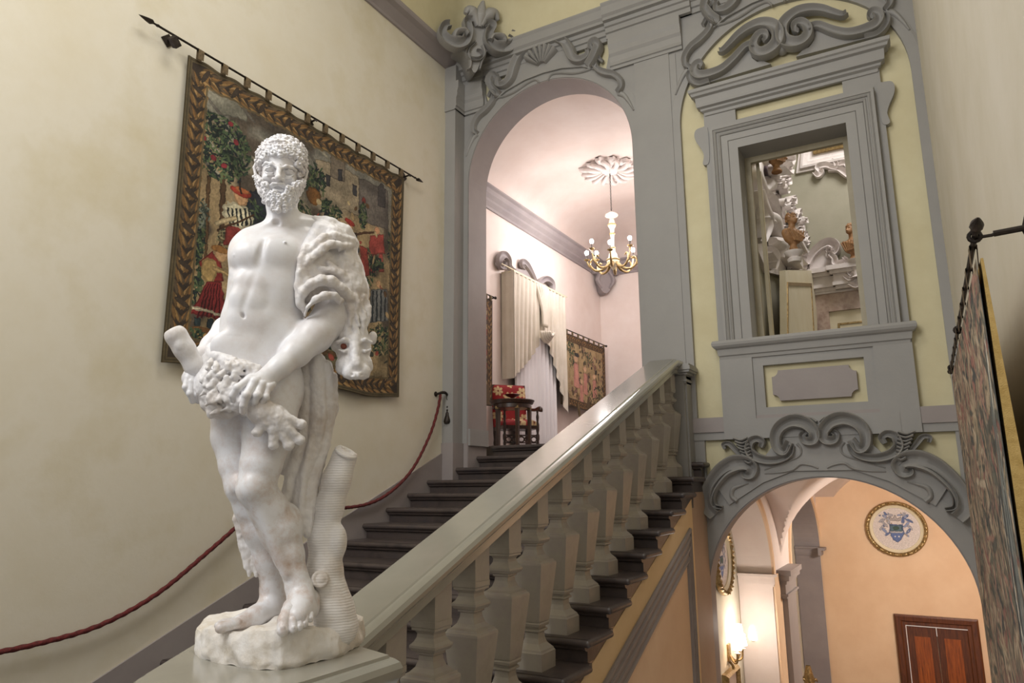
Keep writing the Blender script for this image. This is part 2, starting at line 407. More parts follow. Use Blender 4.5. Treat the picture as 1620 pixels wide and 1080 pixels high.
# ears
ear = [g8(*p) for p in [(1180,492),(1215,474),(1262,470),(1280,500),(1274,545),(1250,600),(1238,650),(1254,702),(1215,712),(1195,640)]]
for sg in (0, 1):
    e = ear if sg == 0 else mir(ear, -1.0)
    MB().plate(cr_(e, 4, True), W, .03, -T).build('side_ear', 'grey', win)
# apron plaque
a0, a1, b0, b1, q = -1.425, -.562, .905, 1.245, .07
pl = []
for cx, cz, s0 in ((a1,b0,180),(a1,b1,270),(a0,b1,360),(a0,b0,90)):
    pl += arc(cx, cz, q, s0, s0-90, 6)
MB().plate(pl, W, .012, -T).build('apron_plaque', 'mauve', win)
MB().plate(rect(-1.985,-1.62,.5,1.42), W, .04, 0).plate(rect(-.38,-.015,.5,1.42), W, .04, 0).build('apron_strip', 'grey', win)
MB().plate(rect(-1.80,-.2,.5,.72), W, .045, 0).build('apron_base', 'grey', win)
# pediment
def pedi(f):
    mb = MB(); wv = lambda p: [f(g8(*q_)) for q_ in p]
    mb.plate(wv([(800,185),(822,235),(795,275),(760,290),(720,330),(1222,200),(1060,215),(960,185),(880,150)]), W, .03, -T)
    mb.build('pediment_panel', 'grey', win)
    mb = MB()
    scroll(mb, wv([(1012,92),(985,108),(930,95),(870,78),(800,76),(730,95),(672,140),(645,195),(655,250),(700,272),(755,262),(790,225),(790,180),(755,150),(718,160),(716,190),(735,200)]), .03, .03, .15, W, .03, wm=.085)
    mb.build('pediment_scroll', 'grey', win, smooth=50)
    mb = MB()
    scroll(mb, wv([(795,175),(850,165),(930,195),(1010,212),(1090,200),(1165,170),(1195,130),(1185,95),(1155,88),(1142,108),(1156,122)]), .04, .03, .12, W, .03, wm=.065)
    mb.build('raking_scroll', 'grey', win, smooth=50)
    mb = MB()
    scroll(mb, wv([(1110,235),(1180,215),(1225,170),(1240,125),(1225,105)]), .04, .035, .10, W, .02)
    mb.build('raking_end', 'grey', win, smooth=50)
pedi(lambda p: p); pedi(lambda p: (2*(-1.0)-p[0], p[1]))
mb = MB()
scroll(mb, [(-1.0,5.08),(-1.0,5.22),(-1.0,5.42)], .05, .012, .10, W, .02, ROUND, wm=.075)
scroll(mb, [(-1.0,5.16),(-1.06,5.23),(-1.12,5.24)], .04, .012, .08, W, .02, ROUND)
scroll(mb, [(-1.0,5.16),(-.94,5.23),(-.88,5.24)], .04, .012, .08, W, .02, ROUND)
ball(mb, (-1.0,5.10), .06, .1)
mb.build('finial', 'grey', win, smooth=60)

# ------------------------------------------------------------------ crests over the arches
def crest(name, label, cx, dz, parts):
    t = thing(name, label, 'plaster ornament', (cx, YW, dz))
    return t
def half_crest_upper(f, t):
    wv = lambda p: [f(g6(*q_)) for q_ in p]
    mb = MB()
    scroll(mb, wv([(705,330),(685,300),(700,262),(745,245),(800,265),(830,310),(850,355),(890,368),(930,345),(935,315),(925,300)]), .035, .025, .14, W, .03, wm=.075)
    mb.build('c_scroll', 'grey', t, smooth=50)
    mb = MB()
    scroll(mb, wv([(935,400),(960,360),(978,320),(990,285),(975,258),(952,268),(950,290),(965,300)]), .06, .025, .15, wm=.06)
    mb.build('upper_volute', 'grey', t, smooth=50)
    mb = MB()
    scroll(mb, wv([(1010,365),(985,345),(968,375),(985,412),(1030,435),(1080,445),(1115,475),(1120,515),(1100,545)]), .025, .035, .11, wm=.05)
    scroll(mb, wv([(1105,545),(1135,560),(1165,600),(1190,645)]), .045, .012, .05, sec=ROUND)
    mb.build('side_leaf', 'grey', t, smooth=50)
    mb = MB()
    scroll(mb, wv([(690,472),(712,440),(760,430),(840,432),(910,418),(950,400)]), .015, .02, .05, sec=ROUND)
    mb.build('lower_band', 'grey', t, smooth=50)
def crest_body(cx, dz, t):
    mb = MB(); c = (cx, C1[1]+dz)
    B = [(-.62,1.30),(-.80,1.20),(-.86,1.36),(-.72,1.50),(-.45,1.50),(-.36,1.72),(-.2,1.76),(0,1.80),(.2,1.76),(.36,1.72),(.45,1.50),(.72,1.50),(.86,1.36),(.80,1.20),(.62,1.30),(.3,1.38),(0,1.40),(-.3,1.38)]
    mb.plate([(c[0]+a, c[1]+b) for a, b in B], W, .047, -.04)
    mb.build('shield_plate', 'grey', t)
    mb = MB()
    for i in range(7):
        a = math.radians(90+(i-3)*17); 
        p0 = (c[0]+.07*math.cos(a), c[1]+1.50+.05*math.sin(a)); p1 = (c[0]+.27*math.cos(a)*1.1, c[1]+1.52+.27*math.sin(a))
        scroll(mb, [p0, ((p0[0]+p1[0])/2, (p0[1]+p1[1])/2), p1], .014, .045, .14, W, .03, sec=ROUND, n=4)
    mb.build('shell', 'grey', t, smooth=60)
t = thing('arch_crest', 'grey plaster crest of scrolls and a shell over the upper doorway arch', 'plaster ornament', (C1[0], YW, C1[1]+RA))
half_crest_upper(lambda p: p, t); half_crest_upper(lambda p: (2*C1[0]-p[0], p[1]), t); crest_body(C1[0], 0, t)
t = thing('arch_crest', 'grey plaster crest over the blind arch around the pedimented window, cut by the photo top', 'plaster ornament', (C2[0], YW, C2[1]+RA))
half_crest_upper(lambda p: (p[0]+dx2, p[1]+.055), t); half_crest_upper(lambda p: (2*C1[0]-p[0]+dx2, p[1]+.055), t); crest_body(C2[0], .055, t)
# lower arch crest
t = thing('arch_crest', 'grey plaster crest of volutes and horns over the lower archway', 'plaster ornament', (C3[0], YW, C3[1]+1.3))
mb = MB()
mb.plate([(C3[0]+a, C3[1]+b) for a, b in [(-.30,1.36),(-.62,1.24),(-1.0,1.0),(-1.12,1.18),(-.98,1.45),(-.80,1.45),(-.60,1.50),(-.50,1.62),(-.52,1.85),(-.30,1.94),(0,1.92),(.30,1.94),(.52,1.85),(.50,1.62),(.60,1.50),(.80,1.45),(.98,1.45),(1.12,1.18),(1.0,1.0),(.62,1.24),(.30,1.36),(0,1.36)]], W, .035, -.04)
mb.build('shield_plate', 'grey', t)
for sg in (0, 1):
    f = (lambda p: p) if sg == 0 else (lambda p: (2*C3[0]-p[0], p[1]))
    wv = lambda p: [f(g2(*q_)) for q_ in p]
    mb = MB()
    scroll(mb, wv([(185,965),(150,925),(146,865),(172,795),(230,720),(295,682),(355,678),(395,702),(385,740),(352,742),(345,722)]), .07, .03, .16, wm=.10)
    mb.build('end_scroll', 'grey', t, smooth=50)
    mb = MB()
    scroll(mb, wv([(228,925),(188,912),(178,860),(205,795),(262,735),(330,712)]), .02, .015, .13, wm=.03, base=.02)
    scroll(mb, wv([(305,888),(278,862),(285,822),(330,802),(370,790)]), .03, .012, .07, sec=ROUND, wm=.03)
    mb.build('inner_leaf', 'grey', t, smooth=50)
    mb = MB()
    scroll(mb, wv([(240,598),(232,575),(262,570),(298,605),(345,655),(400,700)]), .02, .02, .08, wm=.03)
    for k in range(8):
        q0 = np.array(g2(330, 545))*(1-k/8)+np.array(g2(385, 690))*k/8; q0 = f(tuple(q0))
        w = .075-.004*k; q1 = (q0[0]-w, q0[1]+.012); q2 = (q0[0]+w, q0[1]+.012)
        scroll(mb, [q1, (q0[0], q0[1]-.012), q2], .018, .018, .10+.01*(k%2), sec=ROUND, n=5)
    mb.build('ribbed_horn', 'grey', t, smooth=50)
    mb = MB()
    scroll(mb, wv([(438,590),(448,560),(420,543),(385,560),(378,608),(415,645),(480,662),(550,655),(600,625),(612,580)]), .03, .035, .13, wm=.055)
    mb.build('c_scroll', 'grey', t, smooth=50)
    mb = MB()
    scroll(mb, wv([(600,560),(570,612),(535,590),(525,530),(555,475),(620,445),(690,458),(738,505),(735,550),(690,555),(672,525),(690,508)]), .045, .03, .17, wm=.078)
    mb.build('centre_volute', 'grey', t, smooth=50)
    mb = MB()
    scroll(mb, wv([(757,705),(715,690),(660,685),(615,715),(540,730),(460,735)]), .015, .012, .06, sec=ROUND, wm=.02)
    scroll(mb, wv([(640,570),(662,600),(650,640),(560,680),(460,715)]), .02, .012, .06, sec=ROUND)
    scroll(mb, wv([(750,450),(720,430),(690,425)]), .018, .01, .10, sec=ROUND)
    mb.build('lower_band', 'grey', t, smooth=50)
# ------------------------------------------------------------------ corner cartouche, set diagonally across the cornice angle
nC = Vector((1,-1,-.35)).normalized(); pC = Vector((-5.20, 7.88, 6.3))
def onplane(x, y, p0, n_):
    d = ray(x, y); return d*(p0.dot(n_)/d.dot(n_))
aC = Vector((1,1,0)).normalized(); bC = nC.cross(aC)*(-1 if nC.cross(aC).z < 0 else 1)
def gc(x, y):
    P_ = onplane(560+x/5.4, y/5.4, pC, nC)-pC; return (P_.dot(aC), P_.dot(bC))
def WC(a, b, d): return pC+aC*a+bC*b+nC*d
t = thing('corner_cartouche', 'grey plaster cartouche of leaves and scrolls in the upper wall corner', 'plaster ornament', tuple(pC))
cv = lambda p: [gc(*q_) for q_ in p]
mb = MB()
for pts, w0, wm in (([(1060,250),(1075,150),(1095,30)],.05,.11), ([(1050,240),(1020,150),(975,105),(945,135)],.05,.10), ([(1075,240),(1120,160),(1190,130),(1225,190)],.05,.10)):
    scroll(mb, cv(pts), w0, .03, .14, WC, .03, ROUND, wm=wm)
mb.build('top_leaf', 'grey', t, smooth=60)
for pts in ([(1000,190),(955,200),(965,290),(935,375),(865,400),(795,370),(745,310),(765,240),(815,222)], [(1110,220),(1170,235),(1140,300),(1140,375),(1200,430),(1290,435),(1350,395),(1360,335),(1320,300)]):
    mb = MB(); scroll(mb, cv(pts), .05, .05, .22, WC, .0, wm=.09); mb.build('side_scroll', 'grey', t, smooth=50)
for pts in ([(960,320),(930,290),(870,300),(850,345),(900,350)], [(1150,370),(1180,335),(1250,345),(1270,390),(1210,385)]):
    mb = MB(); scroll(mb, cv(pts), .04, .03, .20, WC, .04, ROUND, wm=.055); mb.build('inner_curl', 'grey', t, smooth=50)
mb = MB()
scroll(mb, cv([(1030,370),(975,420),(960,470),(990,515),(1050,520),(1090,490),(1070,450),(1040,440)]), .02, .015, .12, WC, .02, wm=.03)
scroll(mb, cv([(965,470),(990,540),(985,590),(955,605)]), .03, .015, .12, WC, .0, ROUND)
scroll(mb, cv([(1090,400),(1110,470),(1085,540),(1070,600)]), .03, .015, .12, WC, .0, ROUND)
mb.plate(cr_(cv([(1060,200),(1150,300),(1180,400),(1100,480),(1040,620),(1000,600),(950,470),(860,400),(930,280)]), 5, True), WC, .05, -.42)
mb.build('mask', 'grey', t, smooth=50)
# ------------------------------------------------------------------ stairs
NR, TR, RI = 8.20, .41, .165          # nosing 0, going, riser
XS, XN = -2.25, -2.19                  # string face, nosing tip
def nose(n): return (NR-TR*n, .25-RI*n)
stairs = thing('staircase', 'dark stone staircase rising along the cream wall to the upper landing', 'staircase', (-4, 5, ZF))
prof = [(0,0),(-.012,-.004),(-.022,-.015),(-.026,-.028),(-.022,-.042),(-.010,-.052),(.004,-.056),(.012,-.075),(.03,-.085),(.05,-.09)]
for n in range(-2, 15):
    y, z = nose(n); x1 = XN if n >= 0 else -2.9; x0 = -5.58 if n == 0 else XL+.02
    if n < 0: x0, x1 = (-5.50, -2.93)
    mb = MB(); P = [(.5, 0)] + [(.02, 0)] + [(a+.026, b) for a, b in prof] + [(.076, -RI), (.5, -RI)]
    xe = [x1-.03 if n >= 0 else x1]*len(P)
    if n >= 0:      # riser block ends flush with the string wall, the tread slab runs past it
        PR = [q_ for q_ in P if q_[1] < -.055]; PR = [(.5, -.05), (PR[0][0], -.05)] + PR[:-1] + [(.5, -RI)]
        kr = len(PR); mb.add([(x0+.001, y+a, z+b) for a, b in PR]+[(XS+.003, y+a, z+b) for a, b in PR], [(i, (i+1)%kr, kr+(i+1)%kr, kr+i) for i in range(kr)]+[tuple(range(kr)), tuple(reversed(range(kr, 2*kr)))])
        P = [q_ for q_ in P if q_[1] >= -.0565] + [(.5, -.056)]; xe = [x1-.03]*len(P)
    vs = [(x0, y+a, z+b) for a, b in P]+[(xe[i], y+a, z+b) for i, (a, b) in enumerate(P)]
    k = len(P)
    # rounded returned nosing at the open end
    ex = [(0,0),(.014,-.004),(.026,-.015),(.03,-.028),(.026,-.042),(.014,-.052),(0,-.056)]
    mb.add(vs, [(i, i+1, k+i+1, k+i) for i in range(k-1)]+[tuple(range(k)), tuple(reversed(range(k, 2*k)))])
    if n >= 0:
        vs2 = []
        for a, b in ex:
            vs2 += [(x1-.03+a, y+.02-min(a,.02)*0, z+b), (x1-.03+a, y+TR+.03, z+b)]
        kk = len(ex)
        # front corner rounding
        fs = [(2*i, 2*i+1, 2*i+3, 2*i+2) for i in range(kk-1)]
        mb.add(vs2, fs)
        cor = []
        for a, b in ex:
            for q in range(6):
                t_ = math.pi/2*q/5; cor.append((x1-.03+a*math.cos(t_), y+.02-(a*.8)*math.sin(t_), z+b))
        mb.add(cor, [(i*6+q, i*6+q+1, (i+1)*6+q+1, (i+1)*6+q) for i in range(kk-1) for q in range(5)])
    mb.build('step', 'stone', stairs, smooth=35)
# landing behind the arch (floor of the upper room reaches the top nosing)
# string wall below the open ends of the steps
mb = MB(); pts = []
for n in range(0, 15):
    y, z = nose(n); pts += [(y+.095, z-.057), (y+.095, z-.06-RI+.003)] if n else [(YW, z-.057), (y+.095, z-.057), (y+.095, z-.06-RI+.003)]
pts = pts + [(pts[-1][0], ZF), (YW, ZF)]
def SX(a, b, d): return Vector((XS+d, a, b))
mb.plate(pts, SX, 0, -.25); o = struct(mb.build('wall_stair', 'pinkmargin'))
sl = .404
def zl(y, z0, y0=7.667): return z0+sl*(y-y0)
yA, yB = 3.2, 7.80
struct(MB().plate([(yA, zl(yA,-.205)), (yB, zl(yB,-.205)), (yB, ZF), (yA, ZF)], SX, .006, -.02).build('trim_20', 'peachband'))
struct(MB().plate([(yA, zl(yA,-.44)), (7.66, zl(7.66,-.44)), (7.66, ZF+.3), (7.5, ZF+.3), (7.5, zl(7.5,-.72)), (yA, zl(yA,-.72))], SX, .02, -.02).build('trim_21', 'mauve'))
mb = MB()
for dz in (.0, -.07, -.15, -.235):
    mb.add([SX(yA, zl(yA,-.44+dz), .02), SX(yA, zl(yA,-.44+dz)-.012, .034), SX(yA, zl(yA,-.44+dz)-.03, .034), SX(yA, zl(yA,-.44+dz)-.042, .02),
            SX(7.66+dz*.4, zl(7.66+dz*.4,-.44+dz), .02), SX(7.66+dz*.4, zl(7.66+dz*.4,-.44+dz)-.012, .034), SX(7.66+dz*.4, zl(7.66+dz*.4,-.44+dz)-.03, .034), SX(7.66+dz*.4, zl(7.66+dz*.4,-.44+dz)-.042, .02)],
           [(0,1,5,4),(1,2,6,5),(2,3,7,6)])
    y_ = 7.66+dz*.55; zt = zl(y_, -.44+dz)
    mb.box(XS+.02, XS+.034, y_-.022, y_-.008, ZF+.3, zt-.02)
struct(mb.build('trim_22', 'mauve'))
struct(MB().plate([(yA, zl(yA,-.72)), (7.5, zl(7.5,-.72)), (7.5, ZF+.3), (yA, ZF+.3)], SX, .008, -.02).build('trim_23', 'peach'))
# skirting along the left wall
def skz(y): return .475+.413*(y-8.2)
struct(MB().plate([(1.0, skz(1.0)), (8.15, skz(8.15)), (8.15, skz(8.15)-1.1), (1.0, skz(1.0)-1.1)], lambda a,b,d: Vector((XL+d, a, b)), .02, -.02).build('baseboard_left', 'mauve'))
struct(MB().box(XL, -5.565, 8.135, YW+.0, -.2, .585).build('baseboard_pilaster', 'mauve'))
struct(MB().box(-5.56, -5.50, YW-.012, YW+.03, 0, .585).build('baseboard_jamb', 'mauve'))
struct(MB().box(-5.52, -5.46, YW-.0, YW+TW+.01, ZL-.03, ZL+.2).build('baseboard_reveal', 'grey'))
# lower landing on which the pedestal stands
zfl = nose(14)[1]-RI
struct(MB().box(XL, XR, -1.5, nose(14)[0]+.1, zfl-.3, zfl).build('floor', 'stone'))
# ------------------------------------------------------------------ balustrade
bal = thing('stair_balustrade', 'grey painted stone balustrade sloping up the open side of the stairs', 'balustrade', (-2.53, 5, zfl))
XA, XB = -2.72, -2.35
def zr(y): return .185+.398*(y-4.875)
R_ = [(XA+.035,0),(XB-.035-.03,0),(XB-.035-.022,-.008),(XB-.035,-.010),(XB-.012,-.022),(XB,-.045),(XB-.004,-.07),(XB-.02,-.09),(XB-.035,-.095),(XB-.037,-.115),(XB-.055,-.13),(XB-.058,-.17),(XA+.058,-.17),(XA+.055,-.13),(XA+.037,-.115),(XA+.035,-.095),(XA+.02,-.09),(XA+.004,-.07),(XA,-.045),(XA+.012,-.022)]
mb = MB(); k = len(R_)
st = [(2.35, zr(2.35)), (7.96, zr(7.96)), (8.16, zr(7.98)+.01)]
vs = [(x, y, z+d) for y, z in st for x, d in R_]
mb.add(vs, [(i*k+q, i*k+(q+1)%k, (i+1)*k+(q+1)%k, (i+1)*k+q) for i in range(2) for q in range(k)]+[tuple(range(k)), tuple(reversed(range(2*k, 3*k)))])
mb.build('handrail', 'greywarm', bal, smooth=30)
# baluster: square section, waisted neck, tapered vase
def bal_prof(zb, zt, s):      # profile heights relative to the base
    H = zt-zb
    return None
HB = 1.085
BP = [(.102,0),(.102,.110),(.096,.118),(.092,.130),(.082,.140),(.060,.165),(.050,.20),(.048,.235),(.064,.245),(.064,.258),(.054,.263),(.054,.272),(.070,.278),(.074,.295),(.070,.305),(.074,.312),
      (.116,.690),(.114,.704),(.104,.712),(.100,.722),(.082,.732),(.060,.755),(.048,.79),(.046,.815),(.056,.822),(.056,.832),(.074,.840),(.084,.858),(.084,.870),(.068,.886),(.056,.91),(.054,.93),(.062,.945),(.076,.95),(.076,.962),(.080,.968),(.080,1.0)]
first = None
XBAL = -2.52
for n in range(1, 14):
    y = NR-TR*n+.205; z = .25-RI*n
    if first is None:
        mb = MB(); pr = [(r*1.04, h*1.0) for r, h in BP]
        mb.lathe(pr, (XBAL, 0, 0), 4, sq=True)
        # raked top block following the slope of the rail
        a = .081; vs = []
        zt = lambda yy: zr(NR-TR+.205+yy)-.165-(.25-RI)
        vs = [(XBAL-a,-a,1.0),(XBAL+a,-a,1.0),(XBAL+a,a,1.0),(XBAL-a,a,1.0),(XBAL-a,-a,zt(-a)),(XBAL+a,-a,zt(-a)),(XBAL+a,a,zt(a)),(XBAL-a,a,zt(a))]
        mb.add(vs, [(0,1,5,4),(1,2,6,5),(2,3,7,6),(3,0,4,7),(4,5,6,7),(3,2,1,0)])
        first = mb.build('baluster', 'baluster', bal, fix=True); base = first.matrix_basis.copy(); o = first
    else:
        o = first.copy(); COL.objects.link(o)
    drift = 0
    o.matrix_basis = Matrix.Translation((0, y, z)) @ base
# newel against the wall
mb = MB(); X0, X1 = -2.66, -2.36
mb.box(X0, X1, 8.15, YW+.02, .0, 1.24)
mb.box(X0+.05, X1+.02, 8.20, YW+.02, .0, 1.24)
mb.build('newel_post', 'grey', bal)
mb = MB()
for o_, z0, z1 in ((.02,1.15,1.17),(.035,1.17,1.20),(.02,1.20,1.25),(.05,1.25,1.275),(.085,1.275,1.30),(.10,1.30,1.345),(.085,1.345,1.37)):
    mb.box(X0-o_, X1+o_, 8.18-o_, YW+.02, z0, z1)
o = mb.build('newel_cap', 'grey', bal)
# pedestal carrying the statue
ZP = -.655
pp = [(-1.905,2.44),(-2.13,2.52),(-2.68,2.55),(-2.90,2.30),(-2.88,2.20),(-2.56,1.71),(-2.40,1.56),(-2.06,1.56),(-1.93,1.72),(-1.90,1.95)]
cx_, cy_ = -2.39, 2.06
ped = thing('pedestal', 'grey painted stone pedestal block at the foot of the balustrade, under the statue', 'pedestal', (cx_, cy_, zfl))
def pring(sc, z, off):
    out = []
    for x, y in pp:
        v = Vector((x-cx_, y-cy_)); L = v.length; v = v*((L+off)/L); out.append((cx_+v.x, cy_+v.y, z))
    return out
def pstack(prof, name, mat):
    mb = MB(); vs = []; n = len(pp)
    for off, z in prof: vs += pring(1, z, off)
    k = len(prof)
    fs = [(i*n+q, i*n+(q+1)%n, (i+1)*n+(q+1)%n, (i+1)*n+q) for i in range(k-1) for q in range(n)]
    fs += [tuple(reversed(range(n))), tuple((k-1)*n+q for q in range(n))]
    mb.add(vs, fs); return mb.build(name, mat, ped, smooth=28)
pstack([(-.10,ZP-.17),(-.075,ZP-.155),(-.07,ZP-.125),(-.045,ZP-.115),(-.02,ZP-.105),(0,ZP-.075),(.004,ZP-.05),(-.008,ZP-.028),(-.03,ZP-.014),(-.05,ZP-.012),(-.055,ZP)], 'cap_slab', 'greywarm')
pstack([(-.06,zfl),(-.06,zfl+.2),(-.12,zfl+.24),(-.13,ZP-.26),(-.10,ZP-.25),(-.10,ZP-.17)], 'die', 'baluster')
# ------------------------------------------------------------------ upper room behind the arch
XU, YU, XUR = -6.5, 15.75, -3.0
YI = YW+TW
struct(MB().box(XU-.2, XUR+.2, 9.10, YU+.2, ZL-.3, ZL-.006).build('floor', 'stone'))
struct(MB().box(XU-.2, XU, YI, YU+.2, ZL-.3, 6.9).build('wall_left', 'white'))
struct(MB().box(XU-.2, XUR+.2, YU, YU+.2, ZL-.3, 6.9).build('wall_far', 'white'))
struct(MB().box(XUR, XUR+.15, YI, YU+.2, ZL-.3, 6.9).build('wall_right', 'white'))
def ceil2(u, v):
    x = XU+(XUR-XU)*u; y = YI+(YU-YI)*v; d = min(x-XU, XUR-x, YU-y, y-YI+1.2); d = max(0, min(1.4, d))/1.4
    return (x, y, 5.26+.78*math.sqrt(max(0, 1-(1-d)**2)))
struct(MB().grid(50, 60, ceil2).build('ceiling', 'white', smooth=180))
cu = [(0,4.96),(.03,4.96),(.045,5.0),(.10,5.06),(.11,5.10),(.17,5.16),(.19,5.24),(.23,5.27),(.23,5.30),(0,5.30)]
struct(prof_run('trim_24', 'lpinkg', cu, ((XU,YI,0),(XU,YU,0)), (1,0,0)))
struct(prof_run('trim_25', 'lpinkg', cu, ((XU,YU,0),(XUR,YU,0)), (0,-1,0)))
# corbel ornament in that room's corner
nK = Vector((1,-1,0)).normalized(); pK = Vector((XU+.22, YU-.22, 4.9)); aK = Vector((1,1,0)).normalized()
def WK(a, b, d): return pK+aK*a+nK*d+Vector((0,0,b))
t = thing('corner_corbel', 'small grey plaster corbel in the far corner under the upper room cornice', 'plaster ornament', tuple(pK))
mb = MB(); mb.plate(cr_([(-.28,.30),(-.2,0),(-.12,-.32),(0,-.42),(.12,-.32),(.2,0),(.28,.30)], 4, True), WK, .06, -.2); mb.build('console', 'lpinkg', t)
mb = MB()
for sg in (-1, 1):
    scroll(mb, [(sg*.3,.35),(sg*.38,.2),(sg*.28,.08),(sg*.2,.18),(sg*.26,.22)], .05, .03, .1, WK, .05, wm=.06)
    scroll(mb, [(sg*.1,.1),(sg*.2,-.1),(sg*.1,-.3)], .03, .02, .1, WK, .05, ROUND, wm=.06)
mb.build('scrollwork', 'lpinkg', t, smooth=60)

# ceiling rose and chandelier
CX, CY, CZ = -4.78, 12.3, 6.03
rose = thing('ceiling_rose', 'white leafy plaster rose on the upper room ceiling above the chandelier', 'ceiling rose', (CX, CY, CZ))
mb = MB(); K = 96
def rr(a): return .50+.055*math.cos(12*a)+.03*math.cos(5*a+1)+.03*math.sin(29*a)
vs = []
for s_, dz in ((0,-.10),(.15,-.10),(.3,-.055),(.55,-.05),(.8,-.075),(1,-.05),(1.03,0)):
    for q in range(K):
        a = 2*math.pi*q/K; R = s_*rr(a)
        vs.append((CX+R*math.cos(a), CY+R*1.05*math.sin(a), CZ+dz-.02*math.cos(12*a)*s_))
mb.add(vs, [(i*K+q, i*K+(q+1)%K, (i+1)*K+(q+1)%K, (i+1)*K+q) for i in range(6) for q in range(K)])
mb.build('medallion', 'stucco', rose, smooth=60)
for k in range(14):
    a = 2*math.pi*k/14; ca, sa = math.cos(a), math.sin(a); mb = MB()
    pts = [(CX+r_*ca-sa*w_, CY+r_*sa+ca*w_, CZ-.06-z_) for r_, w_, z_ in ((.16,0,0),(.32,.02,.05),(.46,.0,.045),(.53,-.06,.02),(.47,-.09,.02))]
    mb.tube(cr_(pts, 5), [.02+.03*math.sin(math.pi*min(1, i/16)) for i in range(21)], 8); mb.build('acanthus_leaf', 'stucco', rose, smooth=180)
ch = thing('chandelier', 'gilded and cream chandelier of candle lamps hanging by a chain in the upper room', 'chandelier', (CX, CY, 4.0))
mb = MB()
z = 5.93
for k in range(22):
    zz = 5.94-k*.036; ang = (k % 2)*math.pi/2
    ring_ = [(CX+.011*math.cos(t_)*math.cos(ang), CY+.011*math.cos(t_)*math.sin(ang), zz+.024*math.sin(t_)) for t_ in [2*math.pi*i/10 for i in range(11)]]
    mb.tube(ring_, .004, 5, cap=False)
mb.build('chain', 'iron', ch, smooth=180)
zt = 5.14
MB().lathe([(0,zt),(.02,zt),(.05,zt-.01),(.115,zt-.05),(.12,zt-.08),(.06,zt-.10),(.035,zt-.13),(.05,zt-.18),(.06,zt-.24),(.075,zt-.28),(.045,zt-.33),(.035,zt-.40),(.045,zt-.44),(.035,zt-.50),(.03,zt-.68),(.045,zt-.72),(.05,zt-.80),(.075,zt-.84),(.09,zt-.92),(.12,zt-.98),(.10,zt-1.05),(.05,zt-1.09),(.03,zt-1.14),(0,zt-1.16)], (CX,CY,0), 20).build('stem', 'creamwood', ch, smooth=50)
for zz, r_ in ((zt-.26,.078),(zt-.44,.05),(zt-.72,.05),(zt-.96,.125)):
    MB().lathe([(r_-.01,zz-.02),(r_+.006,zz-.012),(r_+.010,zz),(r_+.006,zz+.012),(r_-.01,zz+.02)], (CX,CY,0), 20).build('gilt_band', 'gold', ch, smooth=50)
NA = 8
for k in range(NA):
    a = 2*math.pi*(k+.35)/NA; ca, sa = math.cos(a), math.sin(a); up_ = .10 if k % 2 else 0
    rad = lambda r_, zz: (CX+r_*ca, CY+r_*sa, zt-1.0+zz)
    mb = MB(); mb.tube(cr_([rad(.07,.0), rad(.18,-.12), rad(.34,-.14), rad(.44,-.02), rad(.40,.08), rad(.34,.05)], 6), [.030-.0006*i for i in range(31)], 8)
    mb.tube(cr_([rad(.38,-.10), rad(.46,-.04), rad(.50,.06+up_)], 6), .016, 8)
    arm = mb.build('arm', 'gold', ch, smooth=180)
    MB().lathe([(0,0),(.02,0),(.05,.015),(.055,.03),(.03,.035),(0,.035)], rad(.50,.06+up_), 14).build('drip_pan', 'gold', arm, smooth=60)
    MB().lathe([(.013,.03),(.013,.13),(0,.132)], rad(.50,.06+up_), 10).build('candle_sleeve', 'iron', arm, smooth=60)
    b = MB().sphere(rad(.50,.225+up_), .038, 12, (1,1,1.25)).build('bulb', 'bulb', arm, smooth=180)
# ------------------------------------------------------------------ window curtain in the upper room
xc = XU+.16
cur = thing('window_curtain', 'ivory curtain with a knotted swag over white sheers in the upper room', 'curtain', (xc, 12.1, ZL))
y0, y1, zc = 11.02, 13.20, 3.86
def sheerf(u, v):
    y = y0+.25+(y1-y0-.45)*u; return (xc-.02+.03*math.sin(u*2*math.pi*11)+.012*math.sin(u*61), y, ZL+.02+(zc-ZL-.1)*v)
MB().grid(220, 6, sheerf).build('sheer_panel', 'sheer', cur, smooth=180)
def tail(side):
    mb = MB(); ya, yb = (y0, y0+1.12) if side < 0 else (y1, y1-1.05)
    def fn(u, v):
        y = ya+(yb-ya)*u; drop = (1.95 if side < 0 else 2.45)*(1-u)**(.8 if side < 0 else 1.25)+.95*u
        if u < .10: drop = drop*1.0
        zz = zc-.0-drop*v
        return (xc+.09+.035*math.sin(u*2*math.pi*7+v*1.2)*(.3+.7*v)+.03*(1-v), y+.03*math.sin(u*40)*v, zz)
    mb.grid(90, 30, fn); return mb
o = tail(-1).build('swag_tail', 'curtain', cur, smooth=180); tail(1).build('swag_tail', 'curtain', cur, smooth=180)
mb = MB()   # side return of the valance and pelmet board
mb.grid(14, 10, lambda u, v: (XU+.02+(.26)*u, y0-.01+.01*math.sin(u*12), zc+.02-2.0*v))
mb.build('valance_return', 'curtain', cur, smooth=180)
MB().box(XU+.02, xc+.13, y0-.01, y1+.02, zc-.01, zc+.012).build('pelmet_board', 'creamwood', cur)
mb = MB()
cyk, czk = 12.13, 2.92
for k in range(7):
    f = k/6; mb.tube(cr_([(xc+.10+.05*math.sin(math.pi*f), cyk-.20+.40*f, zc-.02), (xc+.17, cyk-.10+.2*f, zc-.5), (xc+.18, cyk-.07+.14*f, czk+.1)], 6), [.035-.0008*i for i in range(13)], 8)
for k in range(5):
    R = .20-.03*k; mb.tube([(xc+.19+.03*k, cyk+R*math.cos(t_), czk-.02-R*.9*abs(math.sin(t_))) for t_ in [math.pi*i/12 for i in range(13)]], .035, 8)
mb.build('knotted_rosette', 'curtain', cur, smooth=180)
